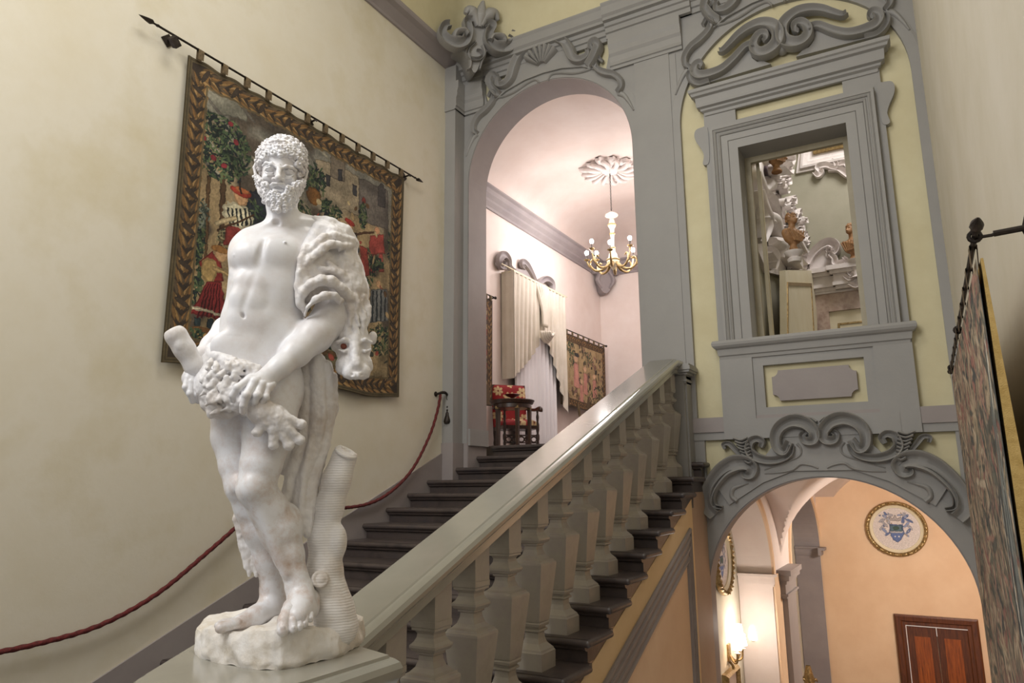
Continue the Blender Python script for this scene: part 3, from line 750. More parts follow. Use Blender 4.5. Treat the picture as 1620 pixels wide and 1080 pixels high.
rod = tag(MB().tube([(XU+.12, 10.85, 3.98), (XU+.12, 13.62, 3.98)], .010, 8).tube([(XU, 10.9, 3.98), (XU+.12, 10.9, 3.98)], .008, 8).build('curtain_rod', 'creamwood', smooth=50), 'thin white rod above the ivory curtain', 'curtain rod')
# scrolled plaster hood over that window
t = thing('window_hood', 'grey scrolled plaster crest above the ivory curtain', 'plaster ornament', (XU, 12.1, 4.0))
def WU(a, b, d): return Vector((XU+d, a, b))
u7 = lambda x, y: yz(760+x/4.91, 280+y/4.91, XU+.05)
uv_ = lambda p: [u7(*q_) for q_ in p]
mb = MB(); mb.plate(uv_([(240,740),(275,710),(320,720),(345,690),(385,740),(440,820),(520,850),(545,895),(330,800),(205,740)]), WU, .07, -.02); mb.build('plate', 'lpinkg', t)
for P_ in ([(255,740),(215,700),(205,640),(170,605),(135,640),(140,690),(175,700),(185,660)], [(440,850),(470,805),(510,795),(545,830),(545,885),(520,890),(510,860)], [(425,835),(400,780),(375,730),(350,690),(320,660),(312,690),(335,710)]):
    mb = MB(); scroll(mb, uv_(P_), .05, .035, .09, WU, .05, wm=.075); mb.build('scroll', 'lpinkg', t, smooth=50)
# ------------------------------------------------------------------ armchair and round table on the landing
def vpaint(o, fn):
    me = o.data; ca = me.color_attributes.new('Col', 'FLOAT_COLOR', 'POINT'); co = np.empty(len(me.vertices)*3); me.vertices.foreach_get('co', co)
    c = fn(co.reshape(-1,3)); ca.data.foreach_set('color', np.c_[c, np.ones(len(c))].ravel())
M['floral'] = vcolmat('red_floral_brocade', .8, 160, .25)
RED = np.array(srgb(150,26,30)[:3]); FL = np.array(srgb(214,186,140)[:3]); DR = np.array(srgb(96,30,22)[:3])
def flower_cols(uv, cs):
    c = np.tile(RED, (len(uv),1))
    for (cx, cy, R, n, ph) in cs:
        d = uv-np.array([cx, cy]); r_ = np.hypot(*d.T); a = np.arctan2(d[:,1], d[:,0])
        e = R*(.62+.38*np.abs(np.cos(n*a/2+ph)))
        mk = r_ < e; c[mk] = FL; m2 = mk & (np.abs(np.sin(n*a/2+ph)) > .93) & (r_ > R*.25); c[m2] = FL*.6; c[r_ < R*.18] = DR*1.6
    return c
AX, AY = -5.98, 10.62
chair = thing('armchair', 'carved walnut armchair upholstered in red floral brocade on the upper landing', 'armchair', (AX, AY, ZL))
hx, hy, hz = Vector((.66,.75,0)).normalized(), Vector((-.75,.66,0)).normalized(), Vector((0,0,1))
def CH(a, b, c): return Vector((AX, AY, ZL))+hx*a+hy*b+hz*c    # a sideways, b back, c up
def pad(nu, nv, fn, name, cs, sx, sz):
    mb = MB(); mb.grid(nu, nv, fn); o = mb.build(name, 'floral', chair, smooth=180, fix=False)
    uv = np.array([(i/(nu-1)*sx, j/(nv-1)*sz) for j in range(nv) for i in range(nu)])
    vpaint(o, lambda co: flower_cols(uv, cs)); return o
def puff(u, v, e=.12): return (1-abs(2*u-1)**6)**.5*(1-abs(2*v-1)**6)**.5
pad(80, 90, lambda u, v: CH((u-.5)*.62, .30+.10*v-.07*puff(u,v), .38+.78*v), 'backrest_cushion',
    [(.31,.50,.15,10,0),(.08,.22,.10,7,.4),(.55,.18,.09,6,.2),(.10,.66,.09,7,.9),(.54,.64,.10,6,.1),(.33,.08,.10,8,.3),(.33,.78,.06,5,.2)], .62, .78)
MB().obox(CH(0,.35,.77), hx*.30, hy*.03+hz*.003, hz*.385+hy*.05).build('backrest_frame', 'darkwood', chair)
def seatf(u, v):
    pu = 1-abs(2*u-1)**6; w_ = puff(u, v); return CH((u-.5)*.64, -.28+.58*v, .40+.11*w_)
pad(70, 60, seatf, 'seat_cushion', [(.15,.2,.12,7,0),(.5,.3,.13,8,.3),(.3,.5,.1,7,.2),(.55,.02,.1,7,.2),(.3,.02,.1,7,.2)], .64, .58)
MB().obox(CH(0,.01,.375), hx*.31, hy*.28, hz*.032).build('seat_rail', 'darkwood', chair)
for sx in (-1, 1):
    for b_, top in ((-.26,.66),(.27,.42)):
        mb = MB(); mb.lathe([(.02,0),(.03,.03),(.018,.06),(.026,.10),(.02,.14),(.03,.18),(.03,.24),(.018,.27),(.028,.33),(.028,.42),(.016,.46),(.026,.54),(.016,.60),(.022,top)] if top > .5 else [(.02,0),(.03,.03),(.02,.06),(.026,.14),(.02,.2),(.028,.3),(.028,.42)], CH(sx*.29, b_, 0), 12)
        mb.build('leg', 'darkwood', chair, smooth=60)
    mb = MB(); mb.tube(cr_([CH(sx*.29,.34,.74), CH(sx*.30,.15,.71), CH(sx*.31,-.10,.68), CH(sx*.315,-.28,.69), CH(sx*.315,-.35,.67), CH(sx*.315,-.34,.63)], 6), [.022+.0005*i for i in range(31)], 10)
    mb.build('armrest', 'darkwood', chair, smooth=180)
mb = MB()
for k in range(5):
    xx = -.22+.11*k; mb.tube([CH(xx+.05*math.cos(t_), -.26, .17+.045*math.sin(t_)) for t_ in [2*math.pi*i/12 for i in range(13)]], .012, 6, cap=False)
mb.tube([CH(-.28,-.26,.235), CH(.28,-.26,.235)], .012, 6).tube([CH(-.28,-.26,.115), CH(.28,-.26,.115)], .010, 6)
mb.build('stretcher', 'darkwood', chair, smooth=180)
TX, TY = -5.56, 9.75
tb = thing('side_table', 'small round dark walnut table standing in front of the red armchair', 'table', (TX, TY, ZL))
MB().lathe([(0,.66),(.30,.66),(.33,.668),(.335,.68),(.345,.70),(.355,.715),(.35,.725),(0,.727)], (TX,TY,ZL), 40).build('tabletop', 'darkwood', tb, smooth=40)
MB().lathe([(.285,.60),(.295,.605),(.295,.66),(.27,.66),(.27,.60),(.285,.60)], (TX,TY,ZL), 40).build('apron', 'darkwood', tb, smooth=40)
for k in range(5):
    a = 2*math.pi*k/5+.5; px_, py_ = TX+.27*math.cos(a), TY+.27*math.sin(a)
    l = MB().lathe([(.014,0),(.020,.02),(.026,.56),(.026,.61),(.026,.64)], (px_,py_,ZL), 4, sq=True).build('leg', 'darkwood', tb)
    MB().box(px_-.027, px_+.027, py_-.027, py_+.027, ZL+.585, ZL+.625).build('gilt_collar', 'gold', l)
# dark red bowl on the table
b = MB().lathe([(0,0),(.05,0),(.055,.01),(.025,.02),(.02,.045),(.05,.06),(.10,.085),(.125,.10),(.12,.105),(.08,.09),(0,.075)], (TX-.02,TY+.05,ZL+.727), 24).build('footed_dish', 'darkwood', smooth=50)
_t = NT('dark_red_glaze'); M['redglaze'] = _t.set(srgb(96,22,18), .3); b.data.materials[0] = M['redglaze']
tag(b, 'dark red footed dish on the small round table', 'dish')
# ------------------------------------------------------------------ salon seen through the window
XG, YG = -1.75, 13.67
struct(MB().box(XG-.1, XG, YI, YG, ZL-.3, 8.6).build('wall_left', 'green'))
struct(MB().box(XG-.1, 2.6, YG, YG+.2, ZL-.3, 8.6).build('wall_far', 'green'))
struct(MB().box(2.4, 2.6, YI, YG, ZL-.3, 8.6).build('wall_right', 'green'))
struct(MB().box(XG-.1, 2.6, YI, YG+.2, 8.6, 8.8).build('ceiling', 'white'))
struct(MB().box(XG-.1, 2.6, YI+.0, YG+.2, ZL-.3, ZL).build('floor', 'stone'))
def GF(a, b, d): return Vector((a, YG-d, b))
def GL(a, b, d): return Vector((XG+d, a, b))
v1 = lambda x, y: wz(1160+x/2.919, 190+y/2.919, YG)
vl = lambda x, y: yz(1160+x/2.919, 190+y/2.919, XG+.08)
fv = lambda p: [v1(*q_) for q_ in p]; lv = lambda p: [vl(*q_) for q_ in p]
# window leaf and frame of window_1
fr = struct(thing('window_1', 'beige wooden window frame with one leaf folded open', 'window', (-1.0, YW+.3, 1.6)))
del fr['category']
mb = MB(); mb.sweep([(-.4,1.62),(-.4,3.985),(-1.6,3.985),(-1.6,1.62)], [(0,-.30),(.075,-.30),(.075,-.36),(.055,-.37),(.055,-.40),(0,-.40)], W); mb.build('window_frame', 'beigewood', fr)
mb = MB(); mb.obox((-1.50, YW+.66, 2.80), (.02,.006,0), (-.03,.20,0), (0,0,1.16)); mb.build('window_leaf', 'beigewood', fr)
mb = MB(); mb.obox((-1.475, YW+.66, 2.80), (.006,.001,0), (-.022,.15,0), (0,0,1.06)); mb.build('leaf_panel', 'creamwood', fr)
# overdoor relief with a small framed opening
od = thing('overdoor_relief', 'white stucco surround of a small dark window high on the sage green wall', 'stucco relief', (-.6, YG, 5.5))
hx0, hz0 = v1(372,165); hx1, hz1 = v1(520,130)
zlo = v1(290,250)[1]; x0 = v1(292,250)[0]
mb = MB(); mb.plate([(x0,zlo),(x0+.07,zlo+.35),(x0+.02,zlo+1.4),(1.3,zlo+1.4),(1.3,zlo)], GF, .05, -.02); mb.build('panel', 'stucco', od)
mb = MB(); mb.sweep([(1.3,zlo+.06),(x0+.08,zlo+.06),(x0+.13,zlo+.38),(x0+.10,zlo+1.4)], [(0,.05),(0,.10),(-.04,.11),(-.07,.07),(-.12,.07),(-.15,.05)], GF); mb.build('moulding', 'stucco', od)
mb = MB(); mb.sweep([(hx0-.0,zlo+1.5),(hx0,hz0),(1.2,hz0)], [(0,.05),(0,.10),(.05,.12),(.09,.10),(.12,.05)], GF); mb.build('gilt_frame', 'gold', od)
o = mb2 = MB().plate(rect(hx0+.12,1.2,hz0+.12,zlo+1.5), GF, .06, .0).build('pane', 'pane', od)
for P_ in ([(375,245),(395,262),(408,245),(395,225),(430,215),(470,225),(475,200),(455,190)], [(440,235),(490,232),(530,262),(535,275)], [(480,215),(520,205),(535,235)]):
    mb = MB(); scroll(mb, fv(P_), .04, .03, .12, GF, .02, wm=.07); mb.build('leaf_scroll', 'stucco', od, smooth=50)
# door, marble surround and broken pediment on the far wall
dc = thing('door_case', 'white stucco door case with scrolled pediment over brown marble, on the sage green wall', 'door surround', (-.5, YG, ZL))
ex0, ez0 = v1(330,790); ex1, ezt = v1(330,722)
xm0 = v1(362,880)[0]; xm1 = v1(448,930)[0]; zm = v1(448,888)[1]; zmt = v1(400,812)[1]
MB().plate([(xm0-.12,ZL),(xm0-.12,zmt+.04),(1.4,zmt+.04),(1.4,ZL),(1.2,ZL),(1.2,zmt),(xm0,zmt),(xm0,ZL)], GF, .12, 0).build('white_margin', 'stucco', dc)
MB().plate([(xm0,ZL),(xm0,zmt),(1.2,zmt),(1.2,ZL),(.95,ZL),(.95,zm),(xm1,zm),(xm1,ZL)], GF, .09, 0).build('marble_surround', 'marblebr', dc)
mb = MB()
for o_, a, b in ((.0,zmt+.04,zmt+.10),(.04,zmt+.10,zmt+.16),(.02,zmt+.16,zmt+.30),(.07,zmt+.30,zmt+.36),(.11,zmt+.36,zmt+.44)):
    mb.box(xm0-.16-o_, 1.5+o_, YG-.14-o_*1.5, YG, a, b); mb.box(xm0+.45-o_, 1.5+o_, YG-.22-o_*1.5, YG, a, b)
mb.build('entablature', 'stucco', dc)
mb = MB(); scroll(mb, fv([(345,710),(360,650),(400,600),(445,578),(475,592),(470,618),(445,612),(452,598)]), .06, .04, .22, GF, .05, wm=.10)
mb.plate(fv([(340,720),(365,650),(410,600),(450,620),(470,700)]), GF, .14, 0); mb.build('pediment_volute', 'stucco', dc, smooth=50)
for P_ in ([(445,650),(450,635),(475,655),(480,680),(510,675),(530,665),(515,650)], [(520,735),(545,750),(560,735),(545,720),(570,700)], [(560,640),(575,670),(560,700),(590,720)], [(540,770),(575,780),(590,750)]):
    mb = MB(); scroll(mb, fv(P_), .035, .03, .14, GF, .22, wm=.06); mb.build('curl', 'stucco', dc, smooth=50)
dl = struct(MB().plate(rect(xm1+.0,.95,ZL,zm), GF, .04, 0).build('door_1', 'creamwood'))
mb = MB(); mb.sweep([(.9,zm-.22),(xm1+.12,zm-.22),(xm1+.12,ZL+.2),(.9,ZL+.2)], [(0,.04),(0,.055),(.03,.055),(.035,.04)], GF); mb.build('gilt_fillet', 'gold', dl)
# stucco group on the salon's left wall
sg_ = thing('stucco_relief', 'tangled white stucco relief of scrolls and drapery on the salon left wall', 'stucco relief', (XG, 11.5, 3))
mb = MB()
curves = [[(70,180),(95,200),(85,260),(110,330),(150,350),(165,330)], [(90,290),(110,350),(150,400),(180,470),(200,520)], [(85,330),(100,420),(120,470),(150,480)],
  [(150,320),(175,335),(180,400),(205,440),(215,480)], [(110,470),(130,450),(160,470),(180,520),(210,560)], [(95,400),(105,480),(100,560)], [(165,180),(200,160),(235,150),(255,190),(245,230)],
  [(200,205),(225,230),(250,225)], [(180,150),(215,140),(245,130)], [(195,480),(240,470),(275,480),(285,510),(270,530),(262,505)], [(160,560),(190,580),(195,640)], [(230,580),(260,620),(300,650),(350,620)],
  [(255,660),(275,640),(300,650),(305,680),(280,685),(275,665)], [(250,690),(262,670),(275,690)], [(300,600),(320,640),(325,700),(310,740)], [(150,600),(165,640),(170,690)], [(120,330),(140,300),(165,320)]]
for i, P_ in enumerate(curves):
    mb = MB(); scroll(mb, lv(P_), .06, .05, .20, GL, .05+.03*(i%3), RIDGE if i % 2 else ROUND, wm=.13, n=6); mb.build('scroll', 'stucco', sg_, smooth=50)
r9 = random.Random(21)
for i in range(34):
    t_ = r9.random(); cx9, cy9 = 90+220*t_+r9.uniform(-14,34), 190+470*t_+r9.uniform(-60,40); R9 = r9.uniform(9,20); a0 = r9.uniform(0,6.28); sg9 = r9.choice((-1,1))
    mb = MB(); scroll(mb, lv([(cx9+R9*(1-.09*q)*math.cos(a0+sg9*q*.75), cy9+R9*(1-.09*q)*math.sin(a0+sg9*q*.75)) for q in range(8)]), .035, .02, .14, GL, .16+.06*r9.random(), RIDGE, wm=.06, n=4); mb.build('curl', 'stucco', sg_, smooth=50)
MB().plate(lv([(75,170),(100,165),(130,330),(200,470),(250,560),(330,660),(325,740),(165,700),(105,560),(85,330)]), GL, .06, 0).build('ground', 'stucco', sg_)
yb0, yb1 = sorted([vl(200,600)[0], vl(255,600)[0]]); zb_ = vl(230,575)[1]
mb = MB(); mb.box(XG+.05, XG+.30, yb0+.1, yb1-.1, zb_-.32, zb_-.06); mb.box(XG+.05, XG+.34, yb0+.04, yb1-.04, zb_-.06, zb_-.03); mb.box(XG+.05, XG+.38, yb0, yb1, zb_-.03, zb_+.03); mb.build('bracket', 'stucco', sg_)
o = MB().plate(lv([(105,165),(158,155),(150,240),(158,300),(130,310),(100,250)]), GL, .12, .0).build('painted_panel', 'pane', sg_)
_t = NT('faded_fresco'); M['fresco'] = _t.set(_t.ramp(_t.noise(9, 6, .7), [(.3, srgb(110,100,124)), (.5, srgb(150,130,132)), (.7, srgb(120,78,60))]), .7); o.data.materials[0] = M['fresco']
# cream door leaf standing open against the left wall
dl2 = struct(MB().plate(lv([(165,703),(325,703),(328,1100),(165,1100)]), GL, .30, .22).build('door_2', 'creamwood'))
P_ = lv([(172,1080),(175,775),(296,775),(310,1080)])
mb = MB(); mb.sweep(P_, [(0,.30),(0,.315),(.05,.315),(.055,.30)], GL); mb.build('gilt_fillet', 'gold', dl2)

# ------------------------------------------------------------------ lower hall
XH, YH, ZS = -2.0, 15.5, -1.2
XHN = -2.46; XHR = 1.6
struct(MB().box(XHN-.2, XHR+.2, YW-.6, YH+.2, ZF-.2, ZF).build('floor', 'stone'))
struct(MB().box(XHN-.2, XHR+.2, YH, YH+.2, ZF, .5).build('wall_far', 'peach'))
struct(MB().box(XHR, XHR+.2, YI, YH, ZF, .5).build('wall_right', 'peach'))
struct(MB().box(XHN-.2, XHN, YI, YH, ZF, .5).build('wall_left', 'cream'))
# left arcade: wall 46 cm thick with two arched niches
def yzp(a, b, d): return Vector((XH+d, a, b))
A1c, A1r = 9.20, 1.40; A2c, A2r = 13.80, 1.70
nichA = [(A1c+A1r, ZF+.0)] + [p for p in arc(A1c, ZS, A1r, 0, 180, 60, 1.12) if p[0] > YI+.005]
nichB = [(A2c+A2r-.001, ZF+.0)] + arc(A2c, ZS, A2r, 0, 180, 30, 1.12) + [(A2c-A2r, ZF)]
pts = [(YI, nichA[-1][1])]+list(reversed(nichA))+list(reversed(nichB))+[(YH, ZF), (YH, .5), (YI, .5)]
mb = MB(); mb.plate(pts, yzp, 0, XHN-XH-.0); struct(mb.build('wall_arcade', 'white'))
def jamb(y, name, z0=ZF, z1=ZS, mat='lpinkg', sgn=-1):
    return struct(MB().box(XHN+.01, XH-.0, min(y, y+sgn*.02), max(y, y+sgn*.02), z0, z1).build(name, mat))
jamb(A1c+A1r, 'trim_26', mat='white'); jamb(A2c+A2r-.02, 'trim_27')
for (yy, mt, nm) in ((A1c+A1r, 'white', 'trim_28'), (A2c+A2r-.02, 'lpinkg', 'trim_29')):
    mb = MB()
    for o_, a, b in ((.02,-.16,-.13),(.03,-.13,-.03),(.06,-.03,0)): mb.box(XHN+.01, XH+o_, yy-.02-o_, yy+.01, ZS+a, ZS+b)
    struct(mb.build(nm, mt))
def strip_arc(c, R, Rz, name, mat, x0, x1, t=.015):
    mb = MB(); P = arc(c, ZS, R, 0, 180, 40, Rz); Q = arc(c, ZS, R-t, 0, 180, 40, Rz-t); vs = []
    for (a,b),(c_,d_) in zip(P, Q): vs += [(x0,a,b),(x1,a,b),(x0,c_,d_),(x1,c_,d_)]
    fs = [(4*i+2,4*i+3,4*i+7,4*i+6) for i in range(40)]+[(4*i+1,4*i+5,4*i+7,4*i+3) for i in range(40)]+[(4*i,4*i+4,4*i+6,4*i+2) for i in range(40)]
    mb.add(vs, fs); return struct(mb.build(name, mat))
strip_arc(A2c, A2r, 1.12, 'trim_30', 'lpinkg', XHN, XH+.004)
# raised arch bands on the hall face and the pier strip between the niches
def band(c, R, Rz, w, name, mat):
    P = [p for p in arc(c, ZS, R, 0, 180, 40, Rz) if p[0] > YI+.01]; mb = MB(); mb.sweep(P, [(0,0),(0,.03),(-w,.03),(-w,0)], yzp); return struct(mb.build(name, mat))
band(A1c, A1r, 1.12, .10, 'trim_31', 'peach'); band(A2c, A2r, 1.12, .10, 'trim_32', 'peach')
yp0, yp1 = A1c+A1r, A2c-A2r
struct(MB().box(XH, XH+.03, yp0, yp1, ZF, ZS-.02).build('trim_33', 'peach'))
struct(MB().box(XH+.03, XH+.10, yp0+.45, yp1-.35, ZF, ZS-.31).build('trim_34', 'mauve'))
mb = MB()
for o_, a, b in ((.11,-.36,-.33),(.13,-.33,-.30),(.10,-.30,-.17),(.12,-.17,-.12),(.16,-.12,-.05),(.19,-.05,.02)): mb.box(XH, XH+o_, yp0+.42-o_*.6, yp1-.32+o_*.6, ZS+a, ZS+b)
struct(mb.build('trim_35', 'mauve'))
mb = MB()
for o_, a, b in ((.03,-.14,-.05),(.06,-.05,0)): mb.box(XH, XH+o_*2, YH-.30, YH, ZS+a, ZS+b)
struct(mb.build('trim_36', 'lpinkg'))
# groin vault
xb0, xb1 = XH, XHR
def bar(t_, a, b, rise): 
    q = (t_-(a+b)/2)/((b-a)/2); return ZS+rise*math.sqrt(max(0, 1-q*q))
def vaultf(u, v):
    x = xb0+(xb1-xb0)*u; y = YI+(YH-YI)*v; yy0, yy1 = (7.05, 11.35) if y < 11.35 else (11.35, YH+.7)
    return (x, y, min(.45, max(bar(x, xb0, xb1, 1.62), bar(y, yy0, yy1, 1.34))))
struct(MB().grid(110, 150, vaultf).build('ceiling_vault', 'white', smooth=30))
# wooden double door
dz = on(1414,970,1,YH).z; dx0 = on(1414,970,1,YH).x; dx1 = on(1547,980,1,YH).x
door = struct(thing('door_3', 'chestnut double-leaf wooden door with dark frame in the lower hall', 'door', ((dx0+dx1)/2, YH, ZF))); del door['category']
def DF(a, b, d): return Vector((a, YH-d, b))
mb = MB(); mb.sweep([(dx1,ZF),(dx1,dz),(dx0,dz),(dx0,ZF)], [(0,0),(0,.06),(.03,.075),(.10,.07),(.12,.05),(.17,.05),(.18,.03),(.22,.02)], DF); mb.build('door_frame', 'doorframe', door)
xm = (dx0+dx1)/2
for sg in (-1, 1):
    xa, xb = (dx0+.19, xm-.004) if sg < 0 else (xm+.004, dx1-.19)
    lf = MB().plate(rect(xa, xb, ZF, dz-.19), DF, .03, 0).build('door_leaf', 'doorframe', door)
    for zA, zB in ((dz-1.35, dz-.36), (ZF+.2, dz-1.5)):
        MB().plate(rect(xa+.10, xb-.10, zA, zB), DF, .042, 0).build('panel', 'doorwood', lf)
MB().plate(rect(dx0+.17, dx1-.17, dz-.19, dz-.178), DF, .05, 0).plate(rect(dx0+.17, dx0+.182, ZF, dz-.19), DF, .05, 0).plate(rect(xm-.006, xm+.006, dz-.33, dz-.19), DF, .05, 0).build('reflection_strip', 'sheer', door)  # white strips stand in for lines of reflected light on the door
# ------------------------------------------------------------------ woven pictures
def lin(*c): return np.array(srgb(*c)[:3])
def vnoise(A, B, f, seed=0):
    r = np.random.default_rng(seed); G = r.random((64, 64)); a, b = A*f, B*f; i, j = np.floor(a).astype(int), np.floor(b).astype(int)
    u, v = a-i, b-j; u = u*u*(3-2*u); v = v*v*(3-2*v); g = lambda p, q: G[p % 64, q % 64]
    return g(i,j)*(1-u)*(1-v)+g(i+1,j)*u*(1-v)+g(i,j+1)*(1-u)*v+g(i+1,j+1)*u*v
class Canvas:
    def __init__(s, a0, a1, b0, b1, res):
        s.a0, s.a1, s.b0, s.b1 = a0, a1, b0, b1; s.nu = int((a1-a0)/res)+1; s.nv = int((b1-b0)/res)+1
        s.A, s.B = np.meshgrid(np.linspace(a0, a1, s.nu), np.linspace(b0, b1, s.nv)); s.C = np.zeros((s.nv, s.nu, 3))
        s.wob = vnoise(s.A, s.B, 28, 3)-.5
    def win(s, a, b, r):
        i0 = max(0, int((a-r-s.a0)/(s.a1-s.a0)*(s.nu-1))); i1 = min(s.nu, int((a+r-s.a0)/(s.a1-s.a0)*(s.nu-1))+2)
        j0 = max(0, int((b-r-s.b0)/(s.b1-s.b0)*(s.nv-1))); j1 = min(s.nv, int((b+r-s.b0)/(s.b1-s.b0)*(s.nv-1))+2)
        return slice(j0, max(j0, j1)), slice(i0, max(i0, i1))
    def ell(s, a, b, ra, rb, col, rot=0, wob=.25):
        w = s.win(a, b, max(ra, rb)*1.3); x = s.A[w]-a; y = s.B[w]-b; c_, s_ = math.cos(rot), math.sin(rot)
        d = np.hypot((x*c_+y*s_)/ra, (-x*s_+y*c_)/rb)+s.wob[w]*wob; m_ = d < 1
        s.C[w][m_] = col; e = (d >= .82) & m_; s.C[w][e] = np.asarray(col)*.62
    def poly(s, pts, col, edge=.012):
        P_ = np.array(pts); c = P_.mean(0); r = np.abs(P_-c).max()+.03; w = s.win(c[0], c[1], r); x = s.A[w]+s.wob[w]*.02; y = s.B[w]+s.wob[w]*.02
        ins = np.zeros(x.shape, bool); dm = np.full(x.shape, 9.)
        for i in range(len(P_)):
            (x1, y1), (x2, y2) = P_[i], P_[(i+1) % len(P_)]
            cnd = ((y1 > y) != (y2 > y)) & (x < (x2-x1)*(y-y1)/(y2-y1+1e-12)+x1); ins ^= cnd
            L2 = (x2-x1)**2+(y2-y1)**2+1e-12; t_ = np.clip(((x-x1)*(x2-x1)+(y-y1)*(y2-y1))/L2, 0, 1); dm = np.minimum(dm, np.hypot(x-x1-t_*(x2-x1), y-y1-t_*(y2-y1)))
        s.C[w][ins] = col; s.C[w][ins & (dm < edge)] = np.asarray(col)*.5
    def line(s, p, q, wd, col):
        p, q = np.array(p), np.array(q); L = np.hypot(*(q-p)); s.ell(*( (p+q)/2), L/2, wd, col, math.atan2(q[1]-p[1], q[0]-p[0]), .1)
    def leaves(s, a, b, ra, rb, n, cols, sz, r=random):
        for _ in range(n):
            t_ = r.uniform(0, 6.283); k = math.sqrt(r.random()); s.ell(a+ra*k*math.cos(t_), b+rb*k*math.sin(t_), sz*r.uniform(.7,1.5), sz*r.uniform(.3,.5), cols[r.randrange(len(cols))], r.uniform(0, 3.14), .1)
    def rows(s, n=1.0):
        s.C *= (.80+.4*vnoise(s.A, s.B, 9, 5))[..., None]*(.86+.28*vnoise(s.A, s.B, 60, 8))[..., None]
    def border(s, w0, w1, gold, dark, edge, step=.10):
        a0, a1, b0, b1 = s.a0, s.a1, s.b0, s.b1
        d = np.minimum(np.minimum(s.A-a0, a1-s.A), np.minimum(s.B-b0, b1-s.B)); s.C[d < w1] = dark
        m_ = (w0+w1)/2; h = (w1-w0)/2
        def run(p, q):
            L = math.hypot(q[0]-p[0], q[1]-p[1]); n = max(2, int(L/step)); th = math.atan2(q[1]-p[1], q[0]-p[0])
            for i in range(n):
                f = (i+.5)/n; a, b = p[0]+(q[0]-p[0])*f, p[1]+(q[1]-p[1])*f; nx, ny = -math.sin(th), math.cos(th); tx, ty = math.cos(th), math.sin(th)
                for sg in (-1, 1):
                    for kk in range(3):
                        g = gold[(i*2+kk+(sg > 0)) % len(gold)]; off = sg*h*(.25+.28*kk)
                        s.ell(a+nx*off+tx*step*(.15*kk-.1), b+ny*off+ty*step*(.15*kk-.1), step*.66, h*.17, g, th+sg*(.62-.16*kk), .3)
                if i % 3 == 0: s.ell(a, b, h*.9, step*.22, dark*1.4, th+1.1, .2)
        run((a0+m_, b0+m_), (a0+m_, b1-m_)); run((a1-m_, b0+m_), (a1-m_, b1-m_)); run((a0+m_, b1-m_), (a1-m_, b1-m_)); run((a0+m_, b0+m_), (a1-m_, b0+m_))
        s.C[d < w0] = edge; s.C[(d > w1-.02) & (d < w1)] = edge*1.2; s.C[np.abs(d-w0*.5) < .006] = edge*.5
def cloth(cv_, name, parent, posfn, mat='weave'):
    me = bpy.data.meshes.new(name); A, B = cv_.A.ravel(), cv_.B.ravel(); V = posfn(A, B)
    nu, nv = cv_.nu, cv_.nv; idx = np.arange(nu*nv).reshape(nv, nu)
    F = np.stack([idx[:-1,:-1], idx[:-1,1:], idx[1:,1:], idx[1:,:-1]], -1).reshape(-1, 4)
    me.vertices.add(len(V)); me.vertices.foreach_set('co', V.ravel()); me.loops.add(F.size); me.loops.foreach_set('vertex_index', F.ravel())
    me.polygons.add(len(F)); me.polygons.foreach_set('loop_start', np.arange(len(F))*4)
    me.polygons.foreach_set('use_smooth', np.ones(len(F), bool)); me.update(calc_edges=True)
    ca = me.color_attributes.new('Col', 'FLOAT_COLOR', 'POINT'); ca.data.foreach_set('color', np.c_[cv_.C.reshape(-1,3), np.ones(len(V))].ravel())
    me.materials.append(M[mat]); o = bpy.data.objects.new(name, me); COL.objects.link(o)
    if parent: attach(o, parent)
    return o
GOLD = [lin(150,116,70), lin(122,92,54), lin(168,134,86), lin(104,80,48), lin(136,100,58), lin(92,76,56)]
DARK = lin(56,46,36); EDGE = lin(92,80,56)
GR = [lin(34,48,38), lin(48,66,48), lin(70,88,60), lin(28,36,40), lin(96,106,70)]
# ---- large tapestry behind the statue
ta0, ta1, tb0, tb1 = 3.84, 7.11, 1.09, 4.045; XT = XL+.06
c = Canvas(ta0, ta1, tb0, tb1, .0052)
q5 = lambda x, y: yz(200+x/1.742, 20+y/1.742, XT)
sky, tan, dk = lin(122,118,106), lin(158,136,100), lin(62,56,50)
g = (c.B-tb0)/(tb1-tb0); n1 = vnoise(c.A, c.B, 2.2, 11); n2 = vnoise(c.A, c.B, 5, 12)
k1 = np.clip((g-.62+.25*(n1-.5))*5, 0, 1)[..., None]; c.C[:] = tan*(1-k1)+sky*k1
k2 = np.clip((.22-g+.20*(n2-.5))*5, 0, 1)[..., None]; c.C[:] = c.C*(1-k2)+lin(78,76,56)*k2
k3 = np.clip((n1*n2-.36)*9, 0, 1)[..., None]; c.C[:] = c.C*(1-k3)+lin(84,74,62)*k3
SX_, SY_ = .0050, .0040
def E_(x, y, rx, ry, col, rot=0, wob=.25):
    a, b = q5(x, y); c.ell(a, b, rx*SX_, ry*SY_, col, -rot, wob)
def P_(pts, col): c.poly([q5(*p) for p in pts], col)
def Lf(x, y, rx, ry, n, cols=GR, sz=.03): a, b = q5(x, y); c.leaves(a, b, rx*SX_, ry*SY_, n, cols, sz)
# castle and hazy walls along the top
P_([(205,205),(330,250),(330,300),(205,270)], lin(132,128,112)); P_([(520,400),(640,450),(640,560),(520,520)], lin(150,136,112)); P_([(560,380),(600,395),(600,470),(560,455)], lin(120,108,92))
for x, y in ((530,440),(548,446),(580,430),(622,470),(655,500)): P_([(x,y),(x+12,y+5),(x+12,y+36),(x,y+31)], lin(58,56,58))
P_([(640,455),(720,490),(720,600),(640,570)], lin(104,96,88)); P_([(690,480),(700,470),(712,488),(712,540),(690,532)], lin(78,72,70))
for i in range(14): E_(random.uniform(215,720), random.uniform(250,470), 34, 5, lin(*random.choice([(150,144,124),(104,98,88),(86,82,78)])), .5)
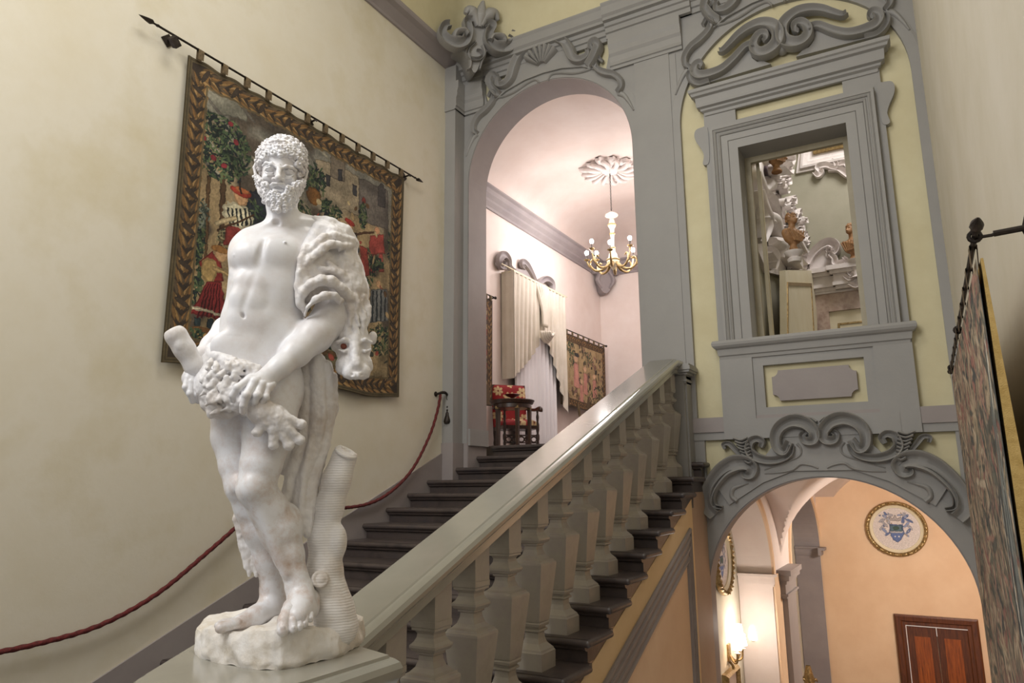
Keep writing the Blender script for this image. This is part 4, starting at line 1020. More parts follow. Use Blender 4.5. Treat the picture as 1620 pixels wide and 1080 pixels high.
# trees on the left
P_([(258,440),(274,440),(270,640),(256,660)], lin(84,62,40)); P_([(220,450),(232,450),(222,690),(212,690)], lin(96,72,46))
Lf(262,375,68,88,420); Lf(262,370,60,76,160, [lin(30,38,36), lin(88,104,70)], .026)
for x, y in ((212,347),(268,425),(300,360),(240,400),(285,310)): E_(x, y, 7, 7, lin(128,44,50))
Lf(188,620,20,60,120); Lf(182,720,22,70,150); Lf(205,560,18,40,60, [lin(120,126,110), lin(60,70,60)], .025)
Lf(290,640,34,40,110, [lin(150,140,104), lin(92,92,64), lin(48,54,40)], .024); E_(355,545,30,52, lin(44,46,54)); Lf(350,560,30,50,60, GR, .03)
# archer with striped sleeves
P_([(276,590),(336,585),(345,640),(268,645)], lin(128,50,44)); E_(306,560,36,32, lin(206,196,164))
for k in range(6): P_([(276+k*11,540),(281+k*11,540),(287+k*11,588),(282+k*11,588)], lin(44,48,48))
P_([(240,580),(300,560),(304,572),(244,594)], lin(196,176,136)); E_(313,512,17,19, lin(204,160,116)); E_(314,496,24,11, lin(166,62,44)); E_(316,490,18,7, lin(196,118,70))
P_([(305,462),(311,462),(318,500),(312,500)], lin(60,40,28)); P_([(250,600),(350,555),(352,560),(252,606)], lin(92,62,34))
# piper in a red pleated tunic
P_([(196,690),(236,660),(262,690),(268,745),(218,748)], lin(136,48,42)); E_(228,712,20,30, lin(190,160,104)); E_(262,672,15,17, lin(206,166,120)); E_(258,655,20,9, lin(170,120,66)); P_([(240,700),(296,724),(292,734),(238,712)], lin(204,172,116))
P_([(218,746),(264,746),(278,828),(262,852),(166,832),(190,800)], lin(134,44,42))
for k in range(6): P_([(222+k*7,752),(225+k*7,752),(222+k*13-26,846),(216+k*13-26,844)], lin(96,18,28))
P_([(172,810),(262,834),(262,842),(170,820)], lin(226,212,180)); P_([(182,842),(202,846),(198,910),(182,905)], lin(44,58,60)); P_([(224,846),(244,850),(232,912),(214,905)], lin(40,52,56))
E_(212,895,26,22, lin(186,152,96)); E_(212,880,28,7, lin(120,84,48)); Lf(180,905,24,26,60)
# right half: huntsmen, hounds and thickets
Lf(520,470,30,60,150); E_(515,505,22,26, lin(124,84,40)); Lf(560,545,34,24,90); E_(560,620,40,30, lin(170,146,106))
E_(612,590,13,14, lin(196,150,110)); E_(612,578,18,9, lin(150,50,40)); P_([(596,605),(632,605),(640,660),(592,660)], lin(60,64,70)); P_([(590,612),(680,600),(680,606),(590,620)], lin(90,60,36))
E_(688,600,10,13, lin(200,150,112)); P_([(668,612),(706,612),(712,665),(664,665)], lin(160,70,60)); P_([(672,665),(686,665),(684,715),(670,715)], lin(140,60,54)); P_([(692,665),(704,665),(708,715),(694,715)], lin(150,70,60))
E_(652,520,7,12, lin(128,56,48)); Lf(650,560,12,40,60); Lf(684,690,30,20,80); Lf(660,700,30,60,90); P_([(640,640),(662,650),(670,720),(650,730)], lin(150,64,52))
P_([(672,760),(716,760),(722,850),(668,850)], lin(112,112,108)); 
for k in range(4): P_([(676+k*11,764),(680+k*11,764),(680+k*11,848),(675+k*11,848)], lin(50,58,62))
E_(694,748,10,12, lin(190,150,110)); Lf(700,900,44,46,200, GR+[lin(128,118,80)], .026); Lf(640,860,30,60,120); Lf(480,560,34,40,80)
for (x, y, rx, ry, n_) in ((330,760,40,50,110),(400,820,60,50,150),(480,900,70,40,160),(600,930,50,40,120),(420,700,40,40,80),(560,760,50,60,140),(600,700,30,30,60),(330,930,40,30,80),(470,640,40,40,80),(730,640,16,60,80),(735,800,14,80,90)): Lf(x, y, rx, ry, n_, GR+[lin(92,80,50), lin(60,52,40)], .026)
for i in range(60): E_(random.uniform(440,720), random.uniform(520,1000), random.uniform(5,16), random.uniform(3,9), lin(*random.choice([(176,150,108),(96,70,44),(60,62,52),(150,72,58),(186,166,124)])), random.uniform(0,3))
c.rows(); c.border(.045, .235, GOLD, DARK, EDGE, .115); c.rows(); c.C *= .92
tap = thing('tapestry', 'large tapestry of archers and pipers under fruit trees, gold leaf border, behind the statue', 'tapestry', (XT, 5.5, 2.5))
def tpos(A, B):
    f = np.clip((B-tb0)/(tb1-tb0), 0, 1); e = .018*np.sin(A*5.2+.6)*(1-f)+.012*np.sin(A*9+B*1.5)*(1-f*.6)
    return np.c_[XT+.012+e, A, B+.022*np.sin(A*4.3+2)*(1-f)+.010*np.sin(A*2*math.pi/.33)*f]
cloth(c, 'woven_face', tap, tpos)
c2 = Canvas(ta0-.004, ta1+.004, tb0-.004, tb1+.002, .05); c2.C[:] = lin(88,76,52); cloth(c2, 'cloth_back', tap, lambda A, B: tpos(A, B)-np.array([.012,0,0]))
RZ, RX = 4.125, XL+.10
rod = thing('tapestry_rod', 'wrought iron rod with spear finials holding the large tapestry on the cream wall', 'rod', (RX, 5.4, RZ))
MB().tube([(RX, 3.50, RZ), (RX, 7.30, RZ)], .011, 8).build('bar', 'iron', rod, smooth=60)
for y_, s_ in ((3.50,-1),(7.30,1)):
    mb = MB(); mb.lathe([(0,0),(.016,.0),(.02,.012),(.012,.03),(.012,.05),(.034,.075),(.028,.11),(.012,.17),(0,.20)], (0,0,0), 8)
    o = mb.build('spear_finial', 'iron', None, smooth=40); o.matrix_basis = Matrix.Translation((RX, y_, RZ)) @ Matrix.Rotation(-s_*math.pi/2, 4, 'X') @ Matrix.Diagonal((1,.6,1,1)); attach(o, rod)
for y_ in (3.66, 5.45, 7.18):
    mb = MB(); mb.tube([(RX, y_, RZ-.015), (XL+.04, y_, RZ-.02), (XL, y_, RZ-.02)], .012, 8).tube([(RX, y_-.02, RZ-.02), (RX+.03, y_, RZ-.035), (RX, y_+.02, RZ-.02)], .008, 6)
    mb.obox((XL+.006, y_-.0, RZ-.02), (.006,0,0), (0,.035,.035), (0,-.035,.035)); 
    if y_ < 4: mb.obox((RX+.04, y_-.02, RZ-.09), (.010,.012,0), (0,.026,.03), (0,-.03,.034))
    mb.build('wall_bracket', 'iron', rod, smooth=40)
for i in range(12):
    y_ = ta0+.10+i*(ta1-ta0-.2)/11
    MB().add([(RX+dx_, y_+dy_, z_) for dx_, z_ in ((-.018,tb1-.02),(-.016,RZ),(0,RZ+.016),(.016,RZ),(.012,tb1-.02)) for dy_ in (-.032,.032)], [(2*k,2*k+1,2*k+3,2*k+2) for k in range(4)]).build('hanging_loop', 'tape', tap)
# ---- tapestry on the right-hand wall, seen almost edge on
XB_ = .222; c = Canvas(2.93, 6.30, -2.2, .775, .012)
c.C[:] = lin(150,132,108)
for i in range(2200):
    c.ell(random.uniform(2.95,6.3), random.uniform(-2.2,.77), random.uniform(.05,.26), random.uniform(.012,.03), lin(*random.choice([(166,146,124),(126,110,94),(84,82,74),(154,118,104),(100,100,88),(178,162,140),(70,70,70),(140,98,88),(164,148,124)])), random.uniform(-1.2,1.2))
for i in range(26): c.line((2.95+random.uniform(.0,.3), random.uniform(-2,.6)), (2.98+random.uniform(0,.3), random.uniform(-2,.6)), .02, lin(*random.choice([(210,205,190),(120,124,120),(60,64,66)])))
d_ = np.minimum(c.A-2.93, 6.3-c.A); c.C[d_ < .03] = lin(70,74,74); c.rows(); c.C *= 1.25
tr = thing('tapestry', 'faded pink and green tapestry on the right wall, seen nearly edge on', 'tapestry', (XB_, 4.6, -.7))
rp = lambda off: (lambda A, B: np.c_[XB_+off+.005*np.sin(A*5)*np.clip(.78-B, 0, 1), A, B])
cloth(c, 'woven_face', tr, rp(0))
MB().add([(XB_+.014,2.935,.775),(XB_+.022,2.935,.775),(XB_+.075,2.935,-.55),(XB_+.09,2.935,-2.2),(XB_+.016,2.935,-2.2),
          (XB_+.014,6.29,.775),(XB_+.022,6.29,.775),(XB_+.075,6.29,-.55),(XB_+.09,6.29,-2.2),(XB_+.016,6.29,-2.2)],
         [(0,1,2,3,4),(9,8,7,6,5),(1,6,7,2),(2,7,8,3),(0,5,6,1),(0,4,9,5),(3,8,9,4)]).build('lining', 'lining', tr)
rr_ = thing('tapestry_rod', 'wrought iron rod standing off the right wall on a long bracket', 'rod', (XB_, 4.5, .82))
zr_ = .835
MB().tube([(XB_, 2.80, zr_), (XB_, 6.36, zr_)], .010, 8).build('bar', 'iron', rr_, smooth=60)
for y_, s_ in ((2.80,-1),(6.36,1)):
    mb = MB().lathe([(0,0),(.014,.0),(.017,.01),(.010,.025),(.010,.04),(.022,.06),(.018,.09),(.008,.13),(0,.15)], (0,0,0), 8); o = mb.build('spear_finial', 'iron', None, smooth=40)
    o.matrix_basis = Matrix.Translation((XB_, y_, zr_)) @ Matrix.Rotation(-s_*math.pi/2, 4, 'X'); attach(o, rr_)
for y_ in (2.86, 4.65, 6.2):
    mb = MB(); mb.tube([(XB_, y_, zr_-.005), (XB_+.05, y_, zr_-.004), (XB_+.06, y_, zr_)], .006, 6); mb.tube([(XB_+.055, y_, zr_), (XR-.03, y_, zr_+.004), (XR, y_, zr_+.004)], .011, 8)
    mb.tube([(XB_+.018*math.cos(t_), y_, zr_+.018*math.sin(t_)) for t_ in [2*math.pi*i/12 for i in range(13)]], .007, 6, cap=False)
    mb.add([(XR-.004,y_-.03,zr_),(XR-.004,y_,zr_+.09),(XR-.004,y_+.03,zr_),(XR-.004,y_,zr_-.09),(XR-.03,y_,zr_),(XR+.004,y_,zr_)], [(0,1,4),(1,2,4),(2,3,4),(3,0,4),(1,0,5),(2,1,5),(3,2,5),(0,3,5)])
    mb.build('wall_bracket', 'iron', rr_, smooth=40)
for i in range(11):
    y_ = 3.0+i*.323; MB().add([(XB_+dx_, y_+dy_, z_) for dx_, z_ in ((-.012,.76),(-.013,zr_),(0,zr_+.014),(.013,zr_),(.010,.76)) for dy_ in (-.03,.03)], [(2*k,2*k+1,2*k+3,2*k+2) for k in range(4)]).build('hanging_loop', 'tape', tr)
# ---- small tapestry in the upper room
X3 = -6.28; p0 = on(885,517,0,X3); p1 = on(957,548,0,X3); pb = on(893,640,0,X3)
def smalltap(a0, a1, b0, b1, label, name='tapestry', dense=False):
    c = Canvas(a0, a1, b0, b1, .012); c.C[:] = lin(164,142,104)
    for i in range(240 if not dense else 500):
        c.ell(random.uniform(a0,a1), random.uniform(b0,b1), random.uniform(.03,.09), random.uniform(.02,.05), lin(*random.choice([(150,120,84),(96,80,58),(60,52,44),(180,150,116),(128,96,84)] if not dense else [(120,84,72),(86,74,66),(60,56,56),(150,120,96),(140,70,60)])), random.uniform(0,3))
    if not dense:
        w_ = a1-a0; h_ = b1-b0
        c.leaves(a0+.2*w_, b0+.75*h_, .10*w_, .2*h_, 150, GR, .03); c.poly([(a0+.12*w_,b0+.1*h_),(a0+.17*w_,b0+.1*h_),(a0+.19*w_,b0+.75*h_),(a0+.14*w_,b0+.75*h_)], lin(176,156,120))
        for fx, fy, s_ in ((.32,.5,1),(.52,.42,.9),(.72,.36,.8),(.42,.25,.8)):
            c.poly([(a0+(fx-.06*s_)*w_,b0+(fy-.22*s_)*h_),(a0+(fx+.06*s_)*w_,b0+(fy-.22*s_)*h_),(a0+(fx+.04*s_)*w_,b0+(fy+.12*s_)*h_),(a0+(fx-.04*s_)*w_,b0+(fy+.12*s_)*h_)], lin(192,136,122)); c.ell(a0+fx*w_, b0+(fy+.18*s_)*h_, .045*s_*w_, .05*s_*h_, lin(206,170,136))
        c.ell(a0+.34*w_, b0+.74*h_, .05*w_, .03*h_, lin(50,50,50)); c.leaves(a0+.75*w_, b0+.2*h_, .2*w_, .15*h_, 90, GR, .03); c.leaves(a0+.6*w_, b0+.75*h_, .12*w_, .12*h_, 50, GR[2:], .03)
    c.border(.03, .16, GOLD, lin(70,52,36), lin(70,54,38), .10); c.rows()
    t = thing(name, label, 'tapestry', (X3, (a0+a1)/2, b0))
    cloth(c, 'woven_face', t, lambda A, B: np.c_[X3+.015*np.sin(A*6)*np.clip((b1-B)/(b1-b0), 0, 1), A, B+.03*np.sin(A*3)*np.clip((b1-B)/(b1-b0), 0, 1)])
    c2 = Canvas(a0, a1, b0, b1, .2); c2.C[:] = lin(96,80,58); cloth(c2, 'cloth_back', t, lambda A, B: np.c_[X3-.012+0*A, A, B])
    for i in range(9):
        y_ = a0+.06+i*(a1-a0-.12)/8; MB().box(X3-.012, X3+.012, y_-.025, y_+.025, b1-.02, b1+.075).build('hanging_loop', 'tape', t)
    r_ = thing('tapestry_rod', 'thin iron rod above the '+('pink-figured tapestry beyond the ivory curtain' if not dense else 'narrow dark tapestry left of the ivory curtain'), 'rod', (X3, (a0+a1)/2, b1+.07))
    mb = MB().tube([(X3, a0-.12, b1+.07), (X3, a1+.12, b1+.07)], .012, 8); mb.build('bar', 'iron', r_, smooth=60)
    for y_ in (a0-.10, a1+.10): MB().sphere((X3, y_, b1+.07), .028, 8).tube([(X3, y_, b1+.07), (XU, y_, b1+.07)], .012, 8).build('wall_bracket', 'iron', r_, smooth=60)
    return t
ts = smalltap(p0.y, p1.y-.02, pb.z, p0.z-.06, 'small tapestry with pink figures and a tree, hung beyond the ivory curtain')
pt = on(915,645,0,X3)
MB().obox((X3+.02, pt.y, pt.z-.10), (.008,0,0), (0,.055,-.02), (0,.06,-.17)).build('hanging_tag', 'tape', ts)
q0 = on(768,470,0,X3); q1 = on(779,470,0,X3); qb = on(774,640,0,X3)
smalltap(9.05, q1.y, qb.z, q1.z-.06, 'narrow strip of dark flowered tapestry at the left edge of the upper arch', dense=True)
# ------------------------------------------------------------------ rope handrail
XRp = XL+.07
rope = thing('rope_handrail', 'red velvet rope slung along the cream wall beside the stairs', 'rope', (XRp, 5, .5))
pr_ = [(-220,1068),(-60,1042),(60,1018),(160,988),(250,938),(330,872),(380,828),(440,800),(500,800),(545,803),(590,794),(625,772),(655,738),(680,688),(692,650),(697,624)]
P3 = [Vector((XRp, *yz(x, y, XRp))) for x, y in pr_]
hg = P3[6]; 
pts = cr_([tuple(p) for p in P3[:7]], 14); pts2 = cr_([tuple(p) for p in P3[6:]], 14)
mb = MB()
def twist(mb, pts, R=.019, seg=10):
    Pv = [Vector(p) for p in pts]; D = [0]
    for i in range(1, len(Pv)): D.append(D[-1]+(Pv[i]-Pv[i-1]).length)
    n = int(D[-1]/.012); out = []; j = 0
    for i in range(n+1):
        s_ = D[-1]*i/n
        while j < len(D)-2 and D[j+1] < s_: j += 1
        out.append(Pv[j].lerp(Pv[j+1], (s_-D[j])/max(1e-6, D[j+1]-D[j])))
    vs = []; ref = Vector((1,0,0))
    for i, p in enumerate(out):
        t_ = (out[min(i+1, n)]-out[max(i-1, 0)]).normalized(); b_ = t_.cross(ref).normalized(); a_ = b_.cross(t_)
        for q in range(seg):
            an = 2*math.pi*q/seg; r_ = R*(1+.13*math.cos(3*an+i*.75)); vs.append(p+(a_*math.cos(an)+b_*math.sin(an))*r_)
    mb.add(vs, [(i*seg+q, i*seg+(q+1)%seg, (i+1)*seg+(q+1)%seg, (i+1)*seg+q) for i in range(n) for q in range(seg)])
twist(mb, pts[:-1]+pts2); mb.build('twisted_rope', 'rope', rope, smooth=180)
bp = P3[-1]
mb = MB(); mb.lathe([(0,0),(.035,0),(.035,.01),(.015,.018),(.012,.06),(0,.06)], (0,0,0), 14); o = mb.build('wall_rosette', 'iron', None, smooth=50)
o.matrix_basis = Matrix.Translation((XL, bp.y-.02, bp.z+.01)) @ Matrix.Rotation(math.pi/2, 4, 'Y'); attach(o, rope)
mb = MB(); mb.tube(cr_([(XL+.05,bp.y-.03,bp.z+.01),(XL+.085,bp.y+.02,bp.z+.03),(XL+.09,bp.y+.09,bp.z+.03),(XL+.08,bp.y+.15,bp.z+.0)], 5), [.014,.018,.016,.02,.018,.022,.018,.022,.02,.022,.018,.02,.016,.018,.012,.010], 8)
mb.tube([(XL+.085, bp.y+.15+.03*math.cos(t_), bp.z-.03+.03*math.sin(t_)) for t_ in [2*math.pi*i/14 for i in range(15)]], .004, 6, cap=False); mb.build('hook', 'iron', rope, smooth=180)
zt_ = bp.z-.06; ty = bp.y+.15
mb = MB().tube([(XL+.085,ty,zt_),(XL+.085,ty,zt_-.10)], .004, 6)
mb.lathe([(0,-.08),(.014,-.085),(.018,-.10),(.010,-.115),(.012,-.13),(.022,-.14),(.014,-.155),(.02,-.165),(.03,-.19),(.03,-.21),(.052,-.275),(.055,-.30),(.045,-.325),(0,-.33)], (XL+.085,ty,zt_), 14); mb.build('tassel', 'iron', rope, smooth=40)
# ------------------------------------------------------------------ lower hall pictures, sconces
def plaque(name, label, c0, fn, ra, rb, arms=True):
    t = thing(name, label, 'plaque', tuple(fn(c0[0], c0[1], 0)))
    mb = MB(); K = 120; prof = [(1.0,.02),(1.0,.05),(.97,.085),(.93,.09),(.90,.075),(.88,.08),(.86,.06),(.80,.035),(.77,.035),(.755,.02)]
    vs = []
    for s_, d in prof:
        for q in range(K):
            a = 2*math.pi*q/K; b = (.012*math.sin(a*36)+.008*math.sin(a*61)) if .87 < s_ < 1 else 0
            vs.append(fn(c0[0]+ra*(s_+b*.4)*math.cos(a), c0[1]+rb*(s_+b*.4)*math.sin(a), d+b))
    n = len(prof); mb.add(vs, [(i*K+q, i*K+(q+1)%K, (i+1)*K+(q+1)%K, (i+1)*K+q) for i in range(6) for q in range(K)]); mb.build('gilt_frame', 'gold', t, smooth=60)
    mb = MB().add(vs[6*K:], [(i*K+q, i*K+(q+1)%K, (i+1)*K+(q+1)%K, (i+1)*K+q) for i in range(3) for q in range(K)]); mb.build('mount', 'creamwood', t, smooth=60)
    cv_ = Canvas(c0[0]-ra*.78, c0[0]+ra*.78, c0[1]-rb*.78, c0[1]+rb*.78, ra/75); cv_.C[:] = lin(222,212,208)
    if arms:
        bl, lb, gy = lin(96,112,156), lin(140,152,186), lin(170,168,176)
        u_ = lambda x, y: (c0[0]+ra*x, c0[1]+rb*y)
        for sg in (-1, 1):
            for (x, y, r1, r2, rt) in ((.30,.42,.14,.06,.6),(.42,.30,.15,.05,-.5),(.36,.16,.13,.05,.8),(.44,.06,.13,.05,-.9),(.38,-.08,.11,.05,.9),(.30,-.20,.10,.04,-.7),(.24,.30,.12,.06,1.4),(.16,.50,.10,.05,.2),(.30,.54,.08,.04,1.0)):
                cv_.ell(*u_(sg*x, y), ra*r1, rb*r2, random.choice([bl, lb, gy]), sg*rt, .5)
            for k in range(16): cv_.ell(*u_(sg*random.uniform(.12,.5), random.uniform(-.25,.58)), ra*.035, rb*.02, random.choice([bl*.7, gy, lb, lin(170,150,120)]), random.uniform(0,3), .4)
        cv_.poly([u_(-.17,.28), u_(.17,.28), u_(.20,.46), u_(.08,.38), u_(0,.52), u_(-.08,.38), u_(-.20,.46)], lin(180,170,168))
        cv_.poly([u_(-.22,.16), u_(.22,.16), u_(.23,-.18), u_(.12,-.40), u_(0,-.50), u_(-.12,-.40), u_(-.23,-.18)], lin(96,116,168))
        cv_.poly([u_(-.19,.13), u_(.19,.13), u_(.20,-.08), u_(-.20,-.08)], lin(84,110,124)); cv_.ell(*u_(0,.02), ra*.10, rb*.07, lin(58,84,70)); cv_.poly([u_(-.20,-.08), u_(.20,-.08), u_(.20,-.15), u_(-.20,-.15)], lin(206,206,214))
        cv_.ell(*u_(-.06,-.28), ra*.03, rb*.03, lin(220,220,226)); cv_.ell(*u_(.06,-.28), ra*.03, rb*.03, lin(220,220,226))
    ins = ((cv_.A-c0[0])/ra)**2+((cv_.B-c0[1])/rb)**2
    k = np.clip(.765/np.maximum(np.sqrt(ins), 1e-6), 0, 1); A_ = c0[0]+(cv_.A-c0[0])*k; B_ = c0[1]+(cv_.B-c0[1])*k; cv_.A, cv_.B = A_, B_
    o = cloth(cv_, 'painted_disc', t, lambda A, B: np.array([tuple(fn(a, b, .021)) for a, b in zip(A, B)]), 'painted')
    return t
pc = on(1418,836,1,YH); pw = on(1467,838,1,YH).x-on(1368,835,1,YH).x; ph = on(1418,793,1,YH).z-on(1418,880,1,YH).z
plaque('oval_plaque', 'oval plaque with blue coat of arms in gilt frame on the peach wall', (pc.x, pc.z), DF, pw/2, ph/2)
NF = lambda a, b, d: Vector((XHN+d, a, b))
pn = on(1139,887,0,XHN)
plaque('oval_plaque', 'gilt oval plaque in the left niche, half hidden by the lower arch', (pn.y-.0, pn.z), NF, .42, .42)
def sconce(c0, label):
    t = thing('wall_sconce', label, 'sconce', tuple(c0)); c0 = Vector(c0)
    mb = MB().obox(c0+Vector((.012,0,0)), (.012,0,0), (0,.05,0), (0,0,.10)); mb.tube(cr_([c0+Vector((.01,0,-.1)), c0+Vector((.05,.03,-.18)), c0+Vector((.03,-.02,-.26))], 5), .018, 6); mb.build('backplate', 'gold', t, smooth=40)
    for dy, dz in ((-.15,0),(.15,0),(0,.14)):
        a = MB().tube(cr_([c0+Vector((.02,0,-.03)), c0+Vector((.08,dy*.4,-.10)), c0+Vector((.14,dy*.9,-.08+dz*.5)), c0+Vector((.15,dy,.02+dz))], 6), .012, 8).build('arm', 'gold', t, smooth=180)
        p = c0+Vector((.15,dy,.02+dz)); MB().lathe([(0,0),(.03,.004),(.038,.015),(.012,.02),(.012,.08),(0,.08)], p, 12).build('candle_holder', 'creamwood', a, smooth=40)
        MB().lathe([(.062,.05),(.042,.19),(.040,.19),(.060,.05)], p, 18).build('lamp_shade', 'shade', a, smooth=60)
    return t
sc = on(1178,1012,0,XHN); sconce(sc, 'gilt wall sconce with white glowing shades in the left niche, fully visible')
sconce((XHN, sc.y-.95, sc.z+.02), 'second gilt sconce, mostly hidden behind the lower arch jamb')
# gilt picture frame top and candlestick finial at the lower edge
f0 = on(1168,1066,0,XHN+.1); fr_ = thing('picture_frame', 'corner of a gilt picture frame low in the left niche', 'picture frame', (XHN, f0.y, f0.z-.5))
MB().sweep([(f0.y-.35, f0.z-.9), (f0.y-.35, f0.z), (f0.y+.18, f0.z), (f0.y+.18, f0.z-.9)], [(0,0),(0,.05),(.03,.08),(.06,.05),(.07,0)], NF).build('moulding', 'gold', fr_)
MB().plate(rect(f0.y-.34, f0.y+.17, f0.z-.9, f0.z), NF, .03, 0).build('canvas', 'marblebr', fr_)
g0 = on(1279,1062,1,14.6); cs = thing('gilt_finial', 'tip of a gilded carved ornament at the lower photo edge before the grey pilaster', 'ornament', (g0.x, 14.6, ZF))
mb = MB().lathe([(.10,0),(.12,.05),(.05,.15),(.04,1.2),(.09,1.4),(.04,1.6),(.05,g0.z-ZF-.25),(.09,g0.z-ZF-.18),(.03,g0.z-ZF-.08),(0,g0.z-ZF+.03)], (g0.x,14.6,ZF), 14); mb.build('stem', 'gold', cs, smooth=50)
for k in range(5):
    a = 2*math.pi*k/5; mb = MB().tube(cr_([(g0.x,14.6,g0.z-.25),(g0.x+.10*math.cos(a),14.6+.10*math.sin(a),g0.z-.12),(g0.x+.14*math.cos(a),14.6+.14*math.sin(a),g0.z-.16)], 5), [.03,.03,.03,.028,.026,.024,.022,.02,.018,.014,.008], 6); mb.build('leaf', 'gold', cs, smooth=180)
# ------------------------------------------------------------------ marble statue, sculpted as distance fields
SD = Vector((-2.33, 2.15, 0)); DD = SD.length; dh = SD.normalized(); uh = Vector((dh.y, -dh.x, 0)); PX = .0026907
SB = Vector((SD.x, SD.y, ZP))
def S(px, py, w=0.):
    r_ = ray(float(px), float(py)); w = float(w); p = r_*((DD-w*PX)/r_.dot(dh)); q = p-SB
    return np.array([q.dot(uh), q.dot(dh), q.z])
class Field:
    def __init__(s, lo, hi, h):
        s.lo = np.array(lo, float); s.h = h; s.n = np.ceil((np.array(hi)-s.lo)/h).astype(int)+1
        s.g = np.full(s.n, .2, np.float32); s.ax = [s.lo[i]+h*np.arange(s.n[i], dtype=np.float32) for i in range(3)]
    def win(s, lo, hi):
        a = np.maximum(0, np.floor((lo-s.lo)/s.h).astype(int)); b = np.minimum(s.n, np.ceil((hi-s.lo)/s.h).astype(int)+1)
        if (b <= a).any(): return None
        sl = tuple(slice(a[i], b[i]) for i in range(3))
        return sl, s.ax[0][sl[0]][:,None,None], s.ax[1][sl[1]][None,:,None], s.ax[2][sl[2]][None,None,:]
    def comb(s, sl, d, k, sub):
        g = s.g[sl]
        if sub:
            d = -d; h_ = np.maximum(k-np.abs(g-d), 0)/k; s.g[sl] = np.maximum(g, d)+h_*h_*k*.25
        else:
            h_ = np.maximum(k-np.abs(g-d), 0)/k; s.g[sl] = np.minimum(g, d)-h_*h_*k*.25
    def cap(s, p, q, r1, r2, k=.01, fl=1., sub=False):
        p, q = np.array(p, float), np.array(q, float); R = max(r1, r2)+k+2*s.h; m_ = np.array([R, R*max(1, fl), R])
        w = s.win(np.minimum(p, q)-m_, np.maximum(p, q)+m_)
        if w is None: return
        sl, X, Y, Z = w; b = q-p; b[1] /= fl; L = (b*b).sum()+1e-12
        x, y, z = X-p[0], (Y-p[1])/fl, Z-p[2]
        t_ = np.clip((x*b[0]+y*b[1]+z*b[2])/L, 0, 1)
        d = np.sqrt((x-t_*b[0])**2+(y-t_*b[1])**2+(z-t_*b[2])**2)-(r1+(r2-r1)*t_)
        s.comb(sl, d, k, sub)
    def ell(s, c, r, k=.01, rot=None, sub=False):
        c = np.array(c, float); r = np.array(r, float); R = r.max()+k+2*s.h; w = s.win(c-R, c+R)
        if w is None: return
        sl, X, Y, Z = w; x, y, z = X-c[0], Y-c[1], Z-c[2]
        if rot is not None: x, y, z = [rot[0][i]*x+rot[1][i]*y+rot[2][i]*z for i in range(3)]
        k0 = np.sqrt((x/r[0])**2+(y/r[1])**2+(z/r[2])**2); k1 = np.sqrt((x/r[0]**2)**2+(y/r[1]**2)**2+(z/r[2]**2)**2)
        s.comb(sl, k0*(k0-1)/np.maximum(k1, 1e-6), k, sub)
    def torus(s, c, n, R, r, k=.004):
        c = np.array(c, float); n = np.array(n, float); n /= np.linalg.norm(n); e = R+r+k+2*s.h; w = s.win(c-e, c+e)
        if w is None: return
        sl, X, Y, Z = w; x, y, z = X-c[0], Y-c[1], Z-c[2]; hgt = x*n[0]+y*n[1]+z*n[2]
        q = np.sqrt(np.maximum(x*x+y*y+z*z-hgt*hgt, 0))-R; s.comb(sl, np.sqrt(q*q+hgt*hgt)-r, k, False)
    def chain(s, pts, rs, k=.008, fl=1.):
        for i in range(len(pts)-1): s.cap(pts[i], pts[i+1], rs[i], rs[i+1], k, fl)
    def mesh(s, name, mat, parent=None, extra=()):
        VS, FS = s.net()
        for e in extra: v2, f2 = e.net(); FS = np.concatenate([FS, f2+len(VS)]); VS = np.concatenate([VS, v2])
        V, F = VS, FS
        me = bpy.data.meshes.new(name); me.vertices.add(len(V)); me.vertices.foreach_set('co', V.ravel()); me.loops.add(F.size); me.loops.foreach_set('vertex_index', F.ravel().astype(np.int32))
        me.polygons.add(len(F)); me.polygons.foreach_set('loop_start', np.arange(len(F))*4); me.polygons.foreach_set('use_smooth', np.ones(len(F), bool)); me.update(calc_edges=True)
        me.materials.append(M[mat] if isinstance(mat, str) else mat); o = bpy.data.objects.new(name, me); COL.objects.link(o)
        if parent: o.parent = parent
        return o
    def net(s):
        g = s.g; n = g.shape; neg = g < 0
        c = np.zeros([n[0]-1, n[1]-1, n[2]-1], np.uint8)
        for i in (0,1):
            for j in (0,1):
                for k in (0,1): c += neg[i:n[0]-1+i, j:n[1]-1+j, k:n[2]-1+k]
        I = np.argwhere((c > 0) & (c < 8)); del c
        V = np.zeros((len(I), 3)); cnt = np.zeros(len(I))
        cor = {(i,j,k): g[I[:,0]+i, I[:,1]+j, I[:,2]+k] for i in (0,1) for j in (0,1) for k in (0,1)}
        for a in cor:
            for ax in range(3):
                if a[ax] == 0:
                    b = tuple(1 if q == ax else a[q] for q in range(3)); ga, gb = cor[a], cor[b]; m_ = (ga < 0) != (gb < 0)
                    t_ = np.where(m_, ga/np.where(m_, ga-gb, 1), 0); P_ = np.tile(np.array(a, float), (len(I),1)); P_[:,ax] += t_; V[m_] += P_[m_]; cnt += m_
        V = (I+V/np.maximum(cnt, 1)[:,None])*s.h+s.lo
        idx = np.full([n[0]-1, n[1]-1, n[2]-1], -1, np.int32); idx[I[:,0],I[:,1],I[:,2]] = np.arange(len(I)); F = []
